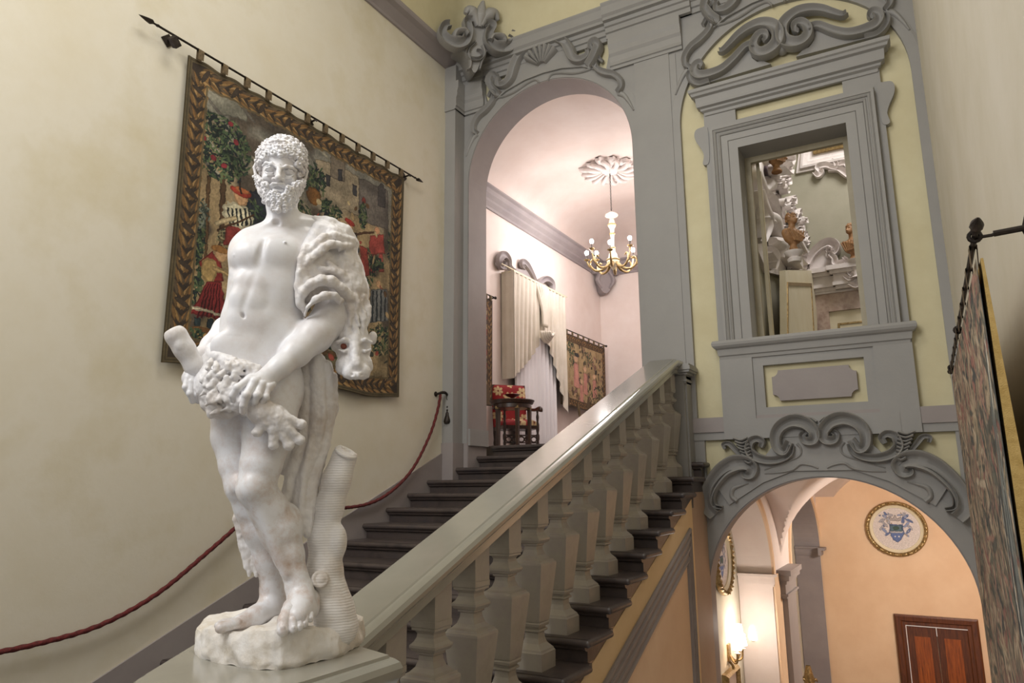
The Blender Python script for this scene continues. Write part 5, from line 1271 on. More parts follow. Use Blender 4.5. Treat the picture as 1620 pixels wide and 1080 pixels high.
        for ax in range(3):
            o1, o2 = [q for q in range(3) if q != ax]
            sa = [slice(1, n[q]-1) for q in range(3)]; sa[ax] = slice(0, n[ax]-1); sb = list(sa); sb[ax] = slice(1, n[ax])
            A, B = neg[tuple(sa)], neg[tuple(sb)]; E = np.argwhere(A != B); off = np.array([sa[q].start for q in range(3)]); fl_ = A[E[:,0],E[:,1],E[:,2]]; E = E+off
            d1 = np.eye(3, dtype=int)[o1]; d2 = np.eye(3, dtype=int)[o2]
            q_ = [idx[tuple((E-a*d1-b*d2).T)] for a, b in ((0,0),(1,0),(1,1),(0,1))]; q_ = np.stack(q_, 1)
            flip = fl_ ^ (ax == 1); q_[flip] = q_[flip][:, ::-1]; F.append(q_)
        F = np.concatenate(F); F = F[(F >= 0).all(1)]
        return V, F
# marble
_t = NT('white_marble')
f1 = _t.noise(3.2, 8, .65, dist=.5); f2 = _t.noise(9, 7, .7)
base_ = _t.ramp(f1, [(.30, srgb(208,203,202)), (.52, srgb(228,228,231)), (.75, srgb(234,235,240))])
stain = _t.ramp(f2, [(.46, (0,0,0,1)), (.70, (1,1,1,1))])
sep = _t.n.new('ShaderNodeSeparateXYZ'); _t.t.links.new(_t.tc.outputs['Object'], sep.inputs[0])
mr = _t.n.new('ShaderNodeMapRange'); mr.inputs[1].default_value = 1.25; mr.inputs[2].default_value = .35; mr.inputs[3].default_value = .22; mr.inputs[4].default_value = .95
_t.t.links.new(sep.outputs['Z'], mr.inputs[0])
mm = _t.n.new('ShaderNodeMath'); mm.operation = 'MULTIPLY'; _t.t.links.new(stain, mm.inputs[0]); _t.t.links.new(mr.outputs[0], mm.inputs[1])
M['marble'] = _t.set(_t.mix(mm.outputs[0], base_, srgb(186,160,142)), .38, bump=_t.noise(60, 5), bs=.06, bd=.003)
_t = NT('rough_marble'); M['roughmarble'] = _t.set(_t.ramp(_t.noise(7, 8, .65), [(.3, srgb(196,184,164)), (.48, srgb(222,216,208)), (.66, srgb(234,232,230))]), .6, bump=_t.noise(30, 8), bs=.5, bd=.01)
_t = NT('fur_marble'); M['furmarble'] = _t.set(_t.ramp(_t.noise(5, 8, .65), [(.28, srgb(192,180,170)), (.5, srgb(224,221,220)), (.7, srgb(234,234,238))]), .45, bump=_t.noise(28, 6, stretch=(2.2,2.2,.7)), bs=.35, bd=.008)
st = thing('marble_statue', 'white marble statue of a bearded man in a lion skin, on the grey pedestal', 'statue', tuple(SB))
st.rotation_euler = (0, 0, math.atan2(uh.y, uh.x))
E = PX
def cap(F_, a, b, r1, r2, k=10, fl=1., sub=False): F_.cap(S(*a), S(*b), r1*E, r2*E, k*E, fl, sub)
def ell(F_, c, r, k=8, sub=False, rz=0, ry=0):
    rot = None
    if rz or ry:
        a = math.radians(rz); b = math.radians(ry)   # rz: roll in the picture plane, ry: turn about the upright axis
        R1 = np.array([[math.cos(a),0,math.sin(a)],[0,1,0],[-math.sin(a),0,math.cos(a)]]).T; R2 = np.array([[math.cos(b),-math.sin(b),0],[math.sin(b),math.cos(b),0],[0,0,1]])
        rot = R2 @ R1
    F_.ell(S(*c), (r[0]*E, r[2]*E, r[1]*E), k*E, rot, sub)
def chain(F_, pts, k=8, fl=1.):                     # (px,py,w,r) points
    for a, b in zip(pts[:-1], pts[1:]): cap(F_, a[:3], b[:3], a[3], b[3], k, fl)
def bounds(x0, x1, y0, y1, w0, w1):
    P_ = [S(x, y, w) for x in (x0,x1) for y in (y0,y1) for w in (w0,w1)]; return np.min(P_, 0), np.max(P_, 0)
# ---- body
B = Field(*bounds(288, 566, 205, 1022, -100, 118), .0036)
FN = []
def fine(x0, x1, y0, y1, w0, w1, h=.0020): f_ = Field(*bounds(x0, x1, y0, y1, w0, w1), h); FN.append(f_); return f_
# legs
chain(B, [(376,628,-18,41),(371,690,-24,34),(376,735,-16,27),(383,768,-8,23)], 6)
chain(B, [(383,768,-8,23),(397,800,-18,23),(412,835,-26,25),(424,885,-34,19.5),(431,930,-42,15.5),(434,950,-46,16)], 12)
chain(B, [(430,632,2,43),(425,685,20,38),(413,735,32,30),(405,772,36,25.5)], 5)
ell(B, (398,770,56), (13,15,9), 8); ell(B, (377,766,12), (10,13,9), 6)
chain(B, [(404,772,34,25),(425,805,22,26),(443,838,14,29),(457,878,18,20.5),(468,912,23,15.5),(475,936,28,17)], 12)
ell(B, (449,832,4), (21,33,18), 16, rz=-20); cap(B, (408,795,44), (452,905,36), 9, 7, 10)
ell(B, (484,925,24), (8,9,8), 6); ell(B, (459,928,32), (7,8,7), 6); ell(B, (418,936,-40), (6,8,7), 6)
# front foot
chain(B, [(475,938,28,17.5),(476,958,44,19),(470,975,66,15.5)], 10); chain(B, [(490,948,18,15),(488,962,26,14),(482,972,52,12)], 8)
T1 = fine(432, 504, 950, 1012, 30, 108)
for (x0,y0,w0,x1,y1,w1,x2,y2,w2,r) in ((456,970,66,449,985,80,447,997,84,8.2),(465,972,68,463,984,82,464,995,84,5.6),(473,971,66,473,983,78,474,992,80,5.2),(480,969,62,482,980,73,482,987,75,5.0),(487,966,54,490,973,64,491,979,66,4.8)):
    chain(T1, [(x0+2,y0-12,w0-18,r+1),(x0+.5,y0-4,w0-4,r+1.6),(x1,(y1+y0)/2+3,(w0+w1)/2+2,r+.5),(x2,y2,w2,r*.98)], 2.4)
    ell(T1, (x2,y2-r*.35,w2+r*.72), (r*.46,r*.5,1.9), .5)
# back foot
chain(B, [(434,948,-46,17),(426,961,-36,17),(405,974,-16,14),(380,984,0,11.5)], 10); cap(B, (440,964,-50), (420,974,-30), 14, 12, 8)
T2 = fine(330, 400, 962, 1008, -40, 42)
for i, (x1,y1,w1,x2,y2,w2,r) in enumerate(((364,989,14,349,993,20,7.6),(358,987,4,345,989,8,5.2),(360,984,-4,348,986,-1,4.9),(364,982,-11,353,983.5,-9,4.6),(370,980,-17,361,982,-16,4.2))):
    chain(T2, [(386,982,0-i*4,6),(374,(y1+983)/2,(w1+2-i*4)/2,r+.6),(x1,y1,w1,r*.95),(x2,y2,w2,r)], 1.4)
# pelvis, belly, ribcage: torso turned towards the left of the picture
cap(B, (384,606,0), (430,610,-4), 50, 48, 16, .85)
cap(B, (392,585,2), (404,520,0), 52, 50, 18, .82)
cap(B, (418,588,-4), (424,520,-4), 50, 48, 18, .82)
cap(B, (410,500,0), (424,425,0), 52, 58, 20, .80)
cap(B, (432,500,-6), (444,420,-6), 46, 56, 18, .80)
cap(B, (402,400,0), (480,395,-10), 36, 42, 18, .9)
ell(B, (389,403,30), (27,21,15), 12, rz=8, ry=-25); ell(B, (444,398,36), (32,23,14), 12, rz=-4, ry=10)
ell(B, (371,404,35), (2.0,2.0,3), 2); ell(B, (451,383,48.5), (2.0,2.0,2.2), 1.5)
ell(B, (387,478,36), (22,38,10), 12, rz=-12); 
for (x, y, w) in ((384,443,38),(410,447,40),(381,470,38),(404,473,40),(376,508,38),(400,512,38)): ell(B, (x, y, w-3), (13,12,7), 12, rz=-12)
ell(B, (366,548,36), (30,26,10), 14); ell(B, (442,455,24), (22,34,18), 12); ell(B, (452,530,20), (26,26,16), 14)
for i in range(4): cap(B, (368+i*1.5, 432+i*12, 18), (380, 440+i*12, 30), 4, 3, 8)
ell(B, (384.5,499,46), (2.6,4.2,6), 3, sub=True, rz=20)
cap(B, (404,425,52), (382,492,50), 2.2, 1.6, 8, sub=True)
cap(B, (418,380,44), (408,418,50), 2.0, 2.0, 10, sub=True)
# shoulders, clavicles, neck
ell(B, (392,396,-4), (25,27,26), 12); ell(B, (508,388,-22), (34,28,28), 14)
cap(B, (432,352,16), (396,372,12), 6, 6, 10); cap(B, (446,350,16), (505,356,-2), 6, 7, 10)
cap(B, (455,352,-12), (400,378,-10), 18, 18, 16); cap(B, (455,352,-14), (512,366,-22), 20, 22, 16)
cap(B, (446,352,-4), (447,300,2), 24, 23, 10); cap(B, (434,352,14), (424,312,4), 6, 6, 8); cap(B, (444,352,14), (466,310,0), 6, 7, 8)
ell(B, (438,352,22), (5,4,5), 5, sub=True)
# right arm (left in the picture): behind the torso, hand on the hip with the club
chain(B, [(392,402,-12,22),(393,440,-44,20),(385,482,-66,17),(378,500,-68,17)], 8)
chain(B, [(378,500,-68,17),(356,520,-44,17.5),(334,545,-16,14),(320,562,-2,12),(314,575,6,11)], 8)
cap(B, (312,578,8), (304,598,14), 13, 15, 7, .7)
T3 = fine(284, 344, 575, 650, -4, 50)
for (a,b,c,r) in (((298,598,24),(294,612,28),(300,624,22),5.2),((303,604,26),(301,622,30),(305,634,22),5.2),((310,606,26),(311,624,28),(314,634,20),5),((318,604,22),(320,620,22),(320,628,14),4.6)):
    chain(T3, [(a[0]+2,a[1]-8,a[2]-4,r+1),(*a,r+.6),(*b,r),(*c,r*.9)], 1.4)
chain(T3, [(314,582,18,7),(328,592,26,6.2),(335,604,22,5.4)], 2)
# left arm
chain(B, [(534,408,-16,24),(538,450,-10,28),(522,505,4,28)], 10)
chain(B, [(522,505,4,29),(498,530,20,27),(468,558,42,21),(442,581,60,15.5),(428,592,66,14)], 10)
ell(B, (528,520,0), (15,15,15), 10)
cap(B, (428,592,68), (406,606,80), 13, 14, 7, .62); cap(B, (424,598,66), (414,612,78), 13, 12, 7, .62); cap(B, (396,600,82), (424,614,78), 8, 7, 6, .8)
fing = (((394,601,86),(376,613,94),(368,625,90),(369,633,82),5.6),((402,604,88),(390,625,98),(385,641,94),(384,651,88),6.0),((412,609,86),(407,625,96),(403,635,92),(401,641,84),5.7),((423,613,82),(420,628,90),(415,636,87),(411,640,80),5.1))
T4 = fine(356, 446, 580, 666, 44, 118)
for a, b, c, d, r in fing:
    chain(T4, [(a[0]+8,a[1]-5,a[2]-8,r+.6),(*a,r+.7),(*b,r),(*c,r-.5),(*d,r-1.4)], 1.3); ell(T4, a, (r+1.6,r+1.2,r+1.3), 3); ell(T4, b, (r+.7,r+.6,r+.7), 1.5)

chain(T4, [(404,598,70,7.5),(386,606,68,7),(375,622,66,6.2),(372,636,68,5.2)], 2)
# head, sculpted on a finer lattice
ell(B, (445,270,6), (24,30,24), 6)
HF = Field(*bounds(396, 494, 212, 346, -46, 70), .0017)
cap(HF, (446,342,-4), (447,300,2), 23.4, 22.6, 6)
cap(HF, (446,258,2), (443,250,4), 33, 32, 10, 1.08); ell(HF, (442,282,12), (27,34,28), 12, rz=-4)
ell(HF, (440,250,22), (24,13,14), 8)
ell(HF, (423,281,31), (8,7,6.5), 7); ell(HF, (458,285,30), (8,7,6.5), 7)
for (x, y, w) in ((427,268.5,46), (457,273.5,45)): ell(HF, (x, y, w), (9.4,6.6,9.5), 3.5, sub=True, rz=-8)
chain(HF, [(416,262,33,2.0),(421,258,39,2.4),(430,259,43,2.6),(437,263.5,44.5,2.4)], 3.5); chain(HF, [(446,266,44.5,2.4),(453,263,43,2.6),(462,265,38.5,2.4),(468,269.5,31,2.0)], 3.5)
chain(HF, [(416,265.5,40,.9),(422,261.8,45,1.0),(430,262.6,48,1.0),(436,266,48,.8)], .8) if False else None
for (x, y, w) in ((427,268.8,34.2), (457,273.8,33.2)):
    ell(HF, (x, y, w), (7.4,6.0,7.6), .8)
    chain(HF, [(x-8.6,y+1.4,w+1,1.2),(x-5,y-3.0,w+5.6,1.5),(x,y-4.6,w+7.6,1.6),(x+5,y-3.0,w+5.8,1.5),(x+8.4,y+2.0,w+1,1.2)], .6)
    chain(HF, [(x-8.2,y+2.2,w+1,1.0),(x-4,y+5.0,w+5.6,1.2),(x+3,y+5.2,w+6,1.2),(x+8.2,y+2.6,w+1,1.0)], .6)
    chain(HF, [(x-7,y-6.2,w+5,.8),(x,y-7.8,w+9,.9),(x+6.5,y-6,w+5,.8)], .8)
    cap(HF, (x-3.2,y+8.5,w+5), (x+5,y+8.2,w+5), 1.2, 1.0, 3)
    ell(HF, (x-.6,y-.4,w+8.4), (1.7,1.7,2), .5, sub=True)
chain(HF, [(441.5,262,43,3.6),(441,272,48.5,3.4),(440,281,54.5,4.6)], 4); cap(HF, (440,281,54.5), (440,285,51), 4.6, 3.8, 2.5); ell(HF, (433.5,283.5,47), (3.9,3.4,4.5), 2); ell(HF, (446.5,285,47), (3.9,3.4,4.5), 2)
ell(HF, (436,288,50), (2.0,1.5,4), .8, sub=True); ell(HF, (444.3,289,50), (2.0,1.5,4), .8, sub=True)
cap(HF, (433,300.5,44), (446,301.5,44), 2.6, 2.6, 2.5); cap(HF, (432,292,45), (448,293,45), 2.2, 2.2, 2)
ell(HF, (439.5,296.3,50), (8.2,2.1,7), 1.0, sub=True, rz=-5)
for x, y, w, sg in ((482,276,-4,1), (406,270,4,-1)):
    chain(HF, [(x-2*sg,y+12,w,3),(x+2*sg,y+4,w-2,2.4),(x+4*sg,y-5,w-3,2.4),(x+1*sg,y-12,w-2,2.2),(x-3*sg,y-9,w,2.0),(x-3*sg,y-2,w+1,1.6)], 1)
    ell(HF, (x-1*sg,y+1,w+2), (2.0,5,3), 1, sub=True)
o = B.mesh('body', 'marble', st, extra=[HF]+FN); del B, HF, FN, T1, T2, T3, T4
# ---- hair and beard
Hh = Field(*bounds(386, 500, 200, 338, -52, 70), .0019)
r_ = random.Random(4)
def curl(F_, x, y, w, R, n, jit=.35):
    n = np.array(n, float)+np.array([r_.uniform(-jit,jit) for _ in range(3)]); n /= np.linalg.norm(n); c = S(x, y, w); a_ = np.cross(n, [.3,.2,1.]); a_ /= np.linalg.norm(a_); b_ = np.cross(n, a_); R *= E
    pts = []; t0 = r_.uniform(0, 6.28); sg = r_.choice((-1,1))
    for q in range(9):      # a spiral lock
        t_ = t0+sg*q*.80; rr3 = R*(1.0-.085*q); pts.append((c+(a_*math.cos(t_)+b_*math.sin(t_))*rr3*.72+n*R*(.10+.085*q), R*(.36-.012*q)))
    for (p, ra), (q_, rb) in zip(pts[:-1], pts[1:]): F_.cap(p, q_, ra, rb, .25*E)
    F_.ell(c-n*R*.25, (R*.8,)*3, .6*E)
def nrm(x, y, w, cx, cy, cw):
    v = np.array([x-cx, -(w-cw), -(y-cy)]); return v/np.linalg.norm(v)
ell(Hh, (446,252.5,3), (34,33.5,37), 3); ell(Hh, (441,268,44), (29,21,34), 4, sub=True, rz=-6); ell(Hh, (440,285,45), (34,26,34), 3, sub=True)
ga = math.pi*(3-math.sqrt(5))
for i in range(210):
    f = 1-2*(i+.5)/210; rad_ = math.sqrt(1-f*f); th = ga*i
    vx, vy, vz = rad_*math.cos(th), -f, rad_*math.sin(th)
    x, y, w = 446+37*vx+r_.uniform(-1,1), 253.5+36*vy, 2+42*vz
    if y > 290: continue
    if vz > .12:
        fx = (x-441)/30.; fy = (y-268)/25.
        if fx*fx+fy*fy < 1 and y > 245+.12*(x-441): continue
        if y > 264 and 413 < x < 470: continue
    curl(Hh, x, y, w, r_.uniform(5.4, 7.4), nrm(x, y, w, 446, 253, -2))
for i in range(13):
    t_ = i/12; x = 411+64*t_; y = 242+20*abs(2*t_-1)**2+.16*(x-441)-1; w = 42-22*abs(2*t_-1)**1.7
    curl(Hh, x, y, w, r_.uniform(4.6,6.2), nrm(x, y, w, 444, 262, -6)); curl(Hh, x+3, y-8, w-1, r_.uniform(5.4,7), nrm(x, y-10, w-5, 444, 258, -6)); curl(Hh, x, y-16, w-7, r_.uniform(5,7), nrm(x, y-20, w-12, 444, 256, -6))
Hh.mesh('curly_hair', 'marble', st); del Hh
Bd = Field(*bounds(394, 492, 268, 344, -16, 80), .0018)
chain(Bd, [(411,284,4,5),(416,302,20,8),(429,314,34,9),(444,317,40,10),(460,313,30,9),(470,302,16,8),(478,286,0,5)], 3)
for k in range(8):
    m_ = 17-k
    for i in range(m_):
        t_ = (i+.5*(k%2)+.3)/m_; a = math.pi*t_; x = 443-37*math.cos(a)*(1-.035*k); y = 281+k*2.6+(4+33*math.sin(a))*(.30+.082*k); w = 6+47*math.sin(a)*(1-.03*k)
        if abs(x-440) < 15 and y < 305: continue
        if y < 293 and abs(x-441) < 24: continue
        x += r_.uniform(-1.5,1.5); y += r_.uniform(-1.5,1.5)+.07*(x-441); curl(Bd, x, y, w, r_.uniform(5.0,6.6), nrm(x, y, w, 442, 288, 2))
for sg in (-1, 1):   # moustache
    for k in range(3):
        chain(Bd, [(440+sg*1.5, 290.5+k*.7, 51-k, 2.0), (440+sg*8, 291+k*2.0+sg*.6, 49-k*1.5, 2.4), (440+sg*14.5, 296.5+k*2.6+sg*1.2, 42-k*2, 2.1), (440+sg*19, 303+k*2.6+sg*1.5, 37-k*2, 1.3)], .5)
for k in range(5): curl(Bd, 431.5+k*4.2, 307.5+(k%2)*1.5+k*.4, 45, 3.4, (0,-1,0))
Bd.mesh('curly_beard', 'marble', st); del Bd
# ---- lion skin over the shoulder, round the hips and hanging behind
Lk = Field(*bounds(304, 606, 325, 925, -85, 112), .0040)
def strands(F_, pts, n, spread, r, k=3, wob=5, seed=1):
    rr2 = random.Random(seed)
    for i in range(n):
        f = (i/(max(1,n-1))-.5)*2; ph = rr2.uniform(0,6.28); q = []
        for j, (x, y, w, s_) in enumerate(pts):
            nx, ny = spread; t_ = j/(len(pts)-1)
            q.append((x+nx*f*s_+math.sin(ph+j*1.7)*wob*.5, y+ny*f*s_+math.cos(ph+j*1.3)*wob*.5, w+rr2.uniform(-3,3)-abs(f)*s_*.25, r*(.8+.4*rr2.random())*(1-.45*t_*t_)))
        chain(F_, q, k)
# sleeve-like bulk down the arm
chain(Lk, [(540,404,-10,27),(541,430,-8,33),(546,462,-8,36),(550,484,-12,30)], 14); chain(Lk, [(504,404,14,22),(498,436,14,22),(492,464,12,16)], 12)
# collar fold from the neck over the shoulder, with a jagged lower edge
chain(Lk, [(500,352,-4,12),(520,357,0,14),(542,370,-4,16),(556,386,-10,13)], 8)
chain(Lk, [(508,366,12,17),(526,376,14,18),(544,386,10,14)], 10); chain(Lk, [(498,374,20,13),(488,394,30,10),(480,414,34,8)], 8)
for P_ in ([(558,386,8,5),(548,390,24,6),(536,388,36,6),(524,386,42,6.5),(512,392,44,6.5),(502,401,44,6),(492,408,43,6),(484,416,41,5.5),(479,430,39,5)],
           [(560,380,4,5),(545,378,22,6),(528,374,32,7),(512,376,38,7),(500,386,40,6),(488,398,40,6)]): chain(Lk, P_, 4)
for (x, y, w) in ((516,394,46),(508,400,46),(499,406,46),(490,413,45),(540,393,34),(551,393,24)):
    chain(Lk, [(x+2,y-5,w-2,4),(x-2,y+2,w+1,2.8),(x-5,y+6,w-2,1.4)], 2)
# rolled border running down beside the torso
chain(Lk, [(484,392,38,6),(477,410,40,6.5),(474,432,40,6),(472,452,38,6),(473,470,36,6),(478,484,32,5),(482,494,26,3.5)], 4)
chain(Lk, [(489,420,36,6),(484,444,34,6.5),(482,462,34,6)], 6)
# second and third rolls over the forearm opening
for P_ in ([(474,480,34,5.5),(480,462,42,7),(493,449,48,8),(508,443,50,8.5),(524,445,48,8.5),(540,456,40,8),(552,470,28,8),(568,482,10,7)],
           [(484,498,38,4),(490,486,46,5),(500,474,50,6),(514,467,52,6.5),(528,467,48,6.5),(538,475,42,6)],
           [(520,416,34,5),(540,432,32,5.5),(558,452,20,6),(572,472,4,6)], [(548,404,22,5),(562,424,10,6),(572,448,-2,6),(578,470,-8,6)], [(508,424,38,4),(528,428,36,5),(546,442,30,4)]): chain(Lk, P_, 4.5)
for P_ in ([(556,398,20,2.6),(540,401,36,3.2),(524,402,44,3.2),(510,410,46,3),(497,420,44,2.6),(488,434,40,2)], [(486,474,46,2),(500,459,54,2.6),(520,456,54,2.8),(538,465,46,2.6),(552,480,32,2)]):
    for a_, b_ in zip(P_[:-1], P_[1:]): cap(Lk, a_[:3], b_[:3], a_[3], b_[3], 3.5, sub=True)
ell(Lk, (508,500,54), (25,23,40), 4, sub=True, rz=30)
# mane locks falling to the lion's head
for i, (x, s_) in enumerate(((541,0),(549,1),(557,2),(566,0),(575,1),(583,2))):
    ph = (0,2.1,4.2)[s_]
    chain(Lk, [(x-4+3*math.sin(ph+j*1.25),470+j*9.5,24-abs(i-2.5)*5+2*math.cos(ph+j),6.2-.25*j) for j in range(7)], 1.6)
    chain(Lk, [(x-1+3*math.sin(ph+2+j*1.4),476+j*9.5,27-abs(i-2.5)*5,3.2) for j in range(5)], 1.2)
# lion's head hanging face forward
ell(Lk, (559,550,0), (29,32,28), 8); ell(Lk, (560,578,8), (26,23,24), 8); ell(Lk, (540,578,12), (9,14,12), 5); ell(Lk, (581,578,10), (9,14,12), 5); ell(Lk, (553,588,28), (12,13,11), 5); ell(Lk, (574,588,26), (12,13,11), 5)
cap(Lk, (561,536,24), (563,576,34), 7, 9, 6); ell(Lk, (564,594,34), (10,6,8), 4)
for x in (544, 578): ell(Lk, (x,547,28), (8.4,6.4,12), 2.5, sub=True); chain(Lk, [(x-9,541,22,3),(x,537,28,3.4),(x+9,541,24,3)], 2); chain(Lk, [(x-8,553,22,2.2),(x,556,27,2.4),(x+8,553,22,2.2)], 2)
for x in (557, 573): ell(Lk, (x,592,42), (3.2,2.6,6), 2, sub=True)
cap(Lk, (563,582,46), (564,603,38), 1.6, 1.6, 3, sub=True)
ell(Lk, (531,545,2), (8,12,7), 4); ell(Lk, (590,535,-4), (7,11,7), 4)
# hip wrap
chain(Lk, [(334,548,14,7),(342,562,34,9),(362,572,46,9),(388,578,54,8),(404,582,58,6)], 5); chain(Lk, [(342,552,22,5),(352,570,40,6),(380,582,52,6)], 4)
chain(Lk, [(338,580,8,24),(340,610,14,30),(352,634,24,28)], 12); chain(Lk, [(364,600,34,24),(366,628,40,26)], 12); cap(Lk, (386,600,44), (384,634,46), 20, 18, 10)
r_ = random.Random(11)
for i in range(78):
    x = r_.uniform(322, 400); y = r_.uniform(578, 648)
    if x < 326 and y < 592: continue
    w = 20+47*max(0, 1-((x-374)/64)**2)**.5-max(0, y-635)*.5; fl_ = -1 if x < 362 else 1; a = math.radians(r_.uniform(55, 125)+fl_*-18); L_ = r_.uniform(7, 12); sw = r_.choice((-1,1))*r_.uniform(3,6)
    dx_, dy_ = math.cos(a), math.sin(a)
    chain(Lk, [(x-L_*dx_, y-L_*dy_, w-3, 2.6), (x-L_*.35*dx_+sw*.5*dy_, y-L_*.35*dy_, w+4, 4.4), (x+L_*.35*dx_+sw*dy_, y+L_*.35*dy_, w+5, 4.0), (x+L_*dx_-sw*.6*dy_, y+L_*dy_, w+1, 2.0)], 1.6)
for k in range(16):   # twisted belt edge
    t_ = k/15; x = 346+62*t_; y = 565+17*t_+2*math.sin(k*1.9); w = 36+26*math.sin(min(1, t_*1.2)*1.5)
    chain(Lk, [(x-5, y-4, w-2, 3), (x+1, y, w+4, 4.6), (x+7, y+4, w, 3)], 2)
for i in range(9): x = 326+i*9; ell(Lk, (x, 648+5*math.sin(i*1.9)-(8 if i == 0 else 0), 22+26*math.sin(math.pi*(i+.5)/9)), (8,9,9), 3)
# paw hanging from the hand
chain(Lk, [(396,636,70,14),(414,652,74,18),(438,664,72,20)], 8); chain(Lk, [(416,640,76,8),(438,650,78,8)], 4)
for tgt in ((476,671),(474,696),(457,705),(433,704),(407,684)):
    chain(Lk, [(424,656,76,10),((424+tgt[0])/2+3,(656+tgt[1])/2-1,80,7.5),(*tgt,76,6.5)], 4); ell(Lk, (*tgt,77), (7.5,7,7), 2)
chain(Lk, [(452,668,74,6),(464,686,70,5)], 4)
# drapery hanging behind the thighs
for i, P_ in enumerate(([(486,560,-20,14),(488,620,-26,15),(482,690,-28,14),(462,748,-20,11),(452,790,-18,9)], [(502,570,-10,13),(505,630,-14,14),(500,700,-18,13),(478,760,-14,11),(470,800,-12,9)],
        [(516,580,-14,11),(521,640,-16,12),(512,700,-22,11),(494,765,-18,11),(482,830,-10,11)], [(526,596,-20,8),(528,645,-22,8),(516,690,-26,7)], [(470,600,-34,14),(464,690,-36,16),(452,740,-30,12)],
        [(494,690,-10,5),(480,750,-6,6),(476,815,-4,7)], [(510,600,-2,4),(512,660,-6,5),(500,720,-10,4)])):
    chain(Lk, P_, 2.4)
chain(Lk, [(488,770,-14,9),(492,800,-12,8),(487,838,-10,9)], 4); ell(Lk, (487,842,-8), (7,9,7), 3)
for k in range(5): cap(Lk, (472+k*5, 812, -2), (474+k*4, 842+(k%2)*4, -2), 3.5, 2, 2)
# fur behind the calves
for k in range(15):
    x = 378+k*2.6; chain(Lk, [(x+4,770,-30,7),(x-2+3*math.sin(k*2),820,-30-(k%3)*4,6.5),(x+6,865,-30-(k%3)*4,6),(x+10+2*math.cos(k*3),892+(k%4)*6,-28,3)], 3)
o = Lk.mesh('lion_skin', 'furmarble', st); del Lk
tx = bpy.data.textures.new('fur_clouds', 'CLOUDS'); tx.noise_scale = .030; tx.noise_depth = 3
md = o.modifiers.new('fur', 'DISPLACE'); md.texture = tx; md.strength = .010; md.mid_level = .5
# lion's eyes (reddish stone)
_t = NT('red_brown_stone'); M['redstone'] = _t.set(_t.ramp(_t.noise(40), [(.3, srgb(84,36,26)), (.7, srgb(150,80,60))]), .3)
for x in (544,):
    mb = MB().sphere(tuple(S(x,547.5,17)), 5.6*E, 12); e = mb.build('lion_eye', 'redstone', None, smooth=180); e.parent = st; e['label'] = 'reddish inlaid eye of the lion skin'
# ---- club
Cb = Field(*bounds(258, 350, 505, 640, -20, 60), .0036)
chain(Cb, [(279,531,30,16.5),(292,552,26,15),(308,580,20,14),(322,606,10,13)], 6); ell(Cb, (285,545,40), (6,7,4), 4)
ell(Cb, (268,511,30), (22,12,24), 2, sub=True, rz=35)
Cb.mesh('club', 'furmarble', st); del Cb
# ---- tree trunk
Tr = Field(*bounds(480, 590, 695, 1010, -60, 60), .0040)
chain(Tr, [(545,722,-14,20),(532,760,-14,21),(521,800,-16,21),(512,850,-16,22),(514,900,-12,25),(521,940,-8,26),(528,966,-6,29),(532,990,-6,33)], 12)
ell(Tr, (534,857,-5), (14.5,27,17), 8)
ell(Tr, (556,700,-8), (26,13,26), 1.5, sub=True, rz=-32); ell(Tr, (551,711,-8), (10,5,11), 1.2, sub=True, rz=-32)
Tr.torus(S(547,716,-6), np.array([.38,-.42,.85]), 15.5*E, 3.2*E, 2*E); ell(Tr, (550,711,0), (11,5,11), 1.5, sub=True, rz=-28); chain(Tr, [(508,930,-2,12),(506,917,16,13)], 4); Tr.torus(S(506,916,24), np.array([.2,-.9,.3]), 10*E, 3*E, 1*E)
_t = NT('bark_marble'); wv_ = _t.n.new('ShaderNodeTexWave'); wv_.bands_direction = 'Z'; wv_.inputs['Scale'].default_value = 30; wv_.inputs['Distortion'].default_value = 2.2; wv_.inputs['Detail'].default_value = 3; _t.t.links.new(_t.tc.outputs['Object'], wv_.inputs['Vector'])
M['bark'] = _t.set(_t.ramp(_t.noise(5, 8, .65), [(.28, srgb(196,182,170)), (.5, srgb(222,218,214)), (.7, srgb(234,232,232))]), .5, bump=wv_.outputs['Fac'], bs=.22, bd=.004)
Tr.mesh('tree_trunk', 'bark', st); del Tr
# ---- rock base
def Gp(x, y, z):      # point on a level plane seen at the pixel, in statue space
    r2 = ray(x, y); p = r2*(z/r2.z)-SB; return (p.dot(uh), p.dot(dh))
bot = [Gp(x, y, ZP) for x, y in ((310,1030),(325,1043),(370,1053),(430,1060),(500,1048),(545,1034),(571,1017))]
bot += [(bot[-1][0]-.02, bot[-1][1]+.16), (.10, .34), (-.12, .36), (bot[0][0]+.02, bot[0][1]+.16)]
bot = cr_(bot, 5, True); nb = len(bot); cxb, cyb = np.mean([p[0] for p in bot]), np.mean([p[1] for p in bot]); vs = []; r_ = random.Random(3)
lev = [(1.0,0),(1.01,.018),(1.0,.05),(.985,.085),(.95,.112),(.89,.122),(.6,.116),(.3,.116),(0.01,.116)]
for li, (s_, z_) in enumerate(lev):
    for i, (x, y) in enumerate(bot):
        jag = .018*math.sin(i*1.13+li*.9)+.012*math.sin(i*2.7+li*1.9) if 0 < li < 6 else 0
        vs.append((cxb+(x-cxb)*(s_+jag), cyb+(y-cyb)*(s_+jag), z_+(.016*math.sin(x*9+1.5)+.008*math.sin(y*22) if li > 3 else 0)))
mb = MB().add(vs, [(l*nb+i, l*nb+(i+1)%nb, (l+1)*nb+(i+1)%nb, (l+1)*nb+i) for l in range(len(lev)-1) for i in range(nb)]+[tuple(reversed(range(nb)))])
o = mb.build('rock_base', 'roughmarble'); o.parent = st
md = o.modifiers.new('sub', 'SUBSURF'); md.levels = md.render_levels = 2; md.subdivision_type = 'SIMPLE'
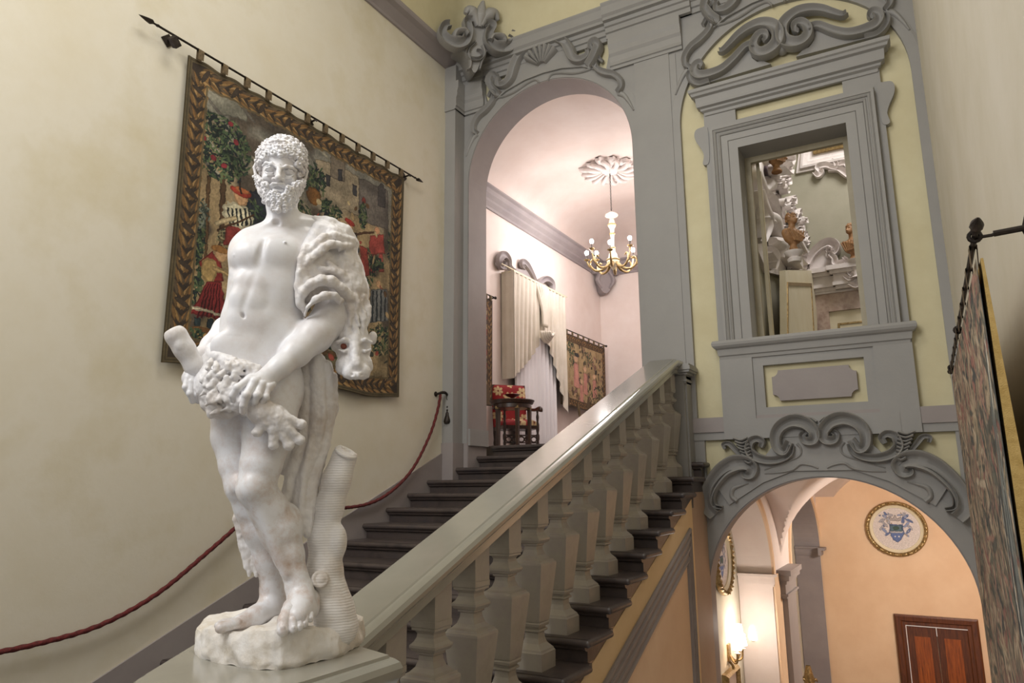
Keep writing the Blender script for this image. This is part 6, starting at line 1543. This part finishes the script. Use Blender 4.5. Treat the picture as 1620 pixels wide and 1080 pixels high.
tx2 = bpy.data.textures.new('rock_voronoi', 'VORONOI'); tx2.noise_scale = .085
md = o.modifiers.new('rock', 'DISPLACE'); md.texture = tx2; md.strength = .022; md.mid_level = .4
shade(o, 40)
# ------------------------------------------------------------------ terracotta busts in the salon
def bust(label, base, h, face, cut=False):
    """head-and-shoulders bust; base = Vector at the bottom of the socle, h = full height, face = unit vector it looks along"""
    s_ = h/1.0; F_ = Field((-.40,-.30,-.02), (.40,.30,1.03), .011)
    P = lambda x, y, z: np.array([x, y, z])
    F_.cap(P(0,0,.02), P(0,0,.06), .13, .10, .02); F_.cap(P(0,0,.08), P(0,0,.20), .06, .09, .03)
    F_.ell(P(0,.0,.38), (.27,.15,.20), .05); F_.cap(P(-.20,0,.46), P(.20,0,.46), .10, .10, .06); F_.cap(P(0,.01,.5), P(0,-.01,.70), .085, .075, .05)
    F_.ell(P(0,-.02,.82), (.105,.125,.145), .03); F_.ell(P(0,-.11,.76), (.07,.06,.075), .03); F_.cap(P(0,-.13,.83), P(0,-.165,.78), .02, .028, .015)
    for x in (-.04,.04): F_.ell(P(x,-.135,.835), (.024,.02,.016), .008, sub=True)
    r3 = random.Random(int(h*1000))
    for i in range(70):
        a = r3.uniform(0,6.28); z = r3.uniform(.78,.97); R = .125*math.sqrt(max(.05, 1-((z-.83)/.16)**2)); y = R*math.sin(a)
        if y < -.05 and z < .90: continue
        F_.ell(P(R*.9*math.cos(a), y, z), (.032,)*3, .008)
    for i in range(7): F_.cap(P(-.24+.08*i,-.13,.50), P(-.10+.04*i,-.15,.24), .022, .016, .02)
    F_.cap(P(-.2,-.10,.52), P(.22,-.14,.34), .035, .03, .02)
    o = F_.mesh('bust', 'terracotta'); o.location = base; o.scale = (s_,)*3; o.rotation_euler = (0, 0, math.atan2(face[0], -face[1]))
    tag(o, label, 'bust', 'terracotta busts in the salon'); return o
b0 = on(1352,411,1,YG-.30); bust('brown terracotta bust at the right edge of the window view, above the door case', b0, on(1350,352,1,YG-.30).z-b0.z, (-.6,-.8))
sup = tag(MB().lathe([(.10,-.32),(.04,-.28),(.05,-.12),(.14,-.03),(.15,0),(0,0)], tuple(b0), 16).build('bust_bracket', 'stucco', smooth=40), 'white socle under the right-hand terracotta bust', 'bracket')
b1 = on(1256,398,0,XG+.55); bust('brown terracotta bust in the salon corner, in front of the white relief', b1, on(1252,339,0,XG+.55).z-b1.z, (.8,-.6))
sup = tag(MB().lathe([(.08,-.14),(.09,-.10),(.06,-.07),(.11,-.03),(.12,0),(0,0)], tuple(b1), 16).build('bust_bracket', 'stucco', smooth=40), 'white socle under the corner terracotta bust', 'bracket')
b2 = on(1229,272,0,XG+.35); bust('small brown terracotta bust high on the salon relief at the upper left of the window', b2, .55, (.8,-.6))
# ------------------------------------------------------------------ light
def area(name, loc, look, size, power, col=(1,1,1), sy=None, spread=None):
    l = bpy.data.lights.new(name, 'AREA'); l.energy = power; l.color = col; l.size = size
    if sy: l.shape = 'RECTANGLE'; l.size_y = sy
    o = bpy.data.objects.new(name, l); COL.objects.link(o); o.location = loc
    o.rotation_euler = (Vector(look)-Vector(loc)).to_track_quat('-Z', 'Y').to_euler(); return o
def point(name, loc, power, col=(1,1,1), r=.05):
    l = bpy.data.lights.new(name, 'POINT'); l.energy = power; l.color = col; l.shadow_soft_size = r
    o = bpy.data.objects.new(name, l); COL.objects.link(o); o.location = loc; return o
w = bpy.data.worlds.new('world'); SC.world = w; w.use_nodes = True
w.node_tree.nodes['Background'].inputs[0].default_value = (1, .99, .99, 1)
w.node_tree.nodes['Background'].inputs[1].default_value = .45
area('stair_window_light', (-3.2, -1.2, 4.6), (-3.0, 5, 1.5), 2.6, 260, (1,.985,.965), 3.2)
area('ceiling_light', (-2.6, 3.2, 7.2), (-2.8, 4.5, 0), 2.4, 125, (1,.98,.95))
for k in range(0, NA, 2):
    a = 2*math.pi*(k+.35)/NA; point('chandelier_light', (CX+.62*math.cos(a), CY+.62*math.sin(a), 4.42), 30, (1,.95,.94), .06)
area('upper_room_overhead_light', (-4.7, 12.0, 5.7), (-4.7, 12.0, 0), 2.0, 45, (1,.96,.95))  # unseen area light under the ceiling, facing straight down, away from the window
area('salon_light', (.6, 11.0, 8.2), (-1.0, 12.8, 3), 2.0, 230, (1,.97,.95))
point('sconce_light', (XHN+.3, sc.y, sc.z+.25), 15, (1,.9,.82), .12)
point('sconce_light', (XHN+.3, sc.y-.7, sc.z+.3), 13, (1,.9,.82), .12)
area('hall_overhead_light', (.6, 11.5, -.2), (-.6, 13.5, -3), .8, 125, (1,.9,.8))  # unseen area light above the hall, no lamp fixture there
SC.view_settings.view_transform = 'Standard'; SC.view_settings.look = 'None'
SC.view_settings.exposure = 0.0; SC.view_settings.gamma = 1
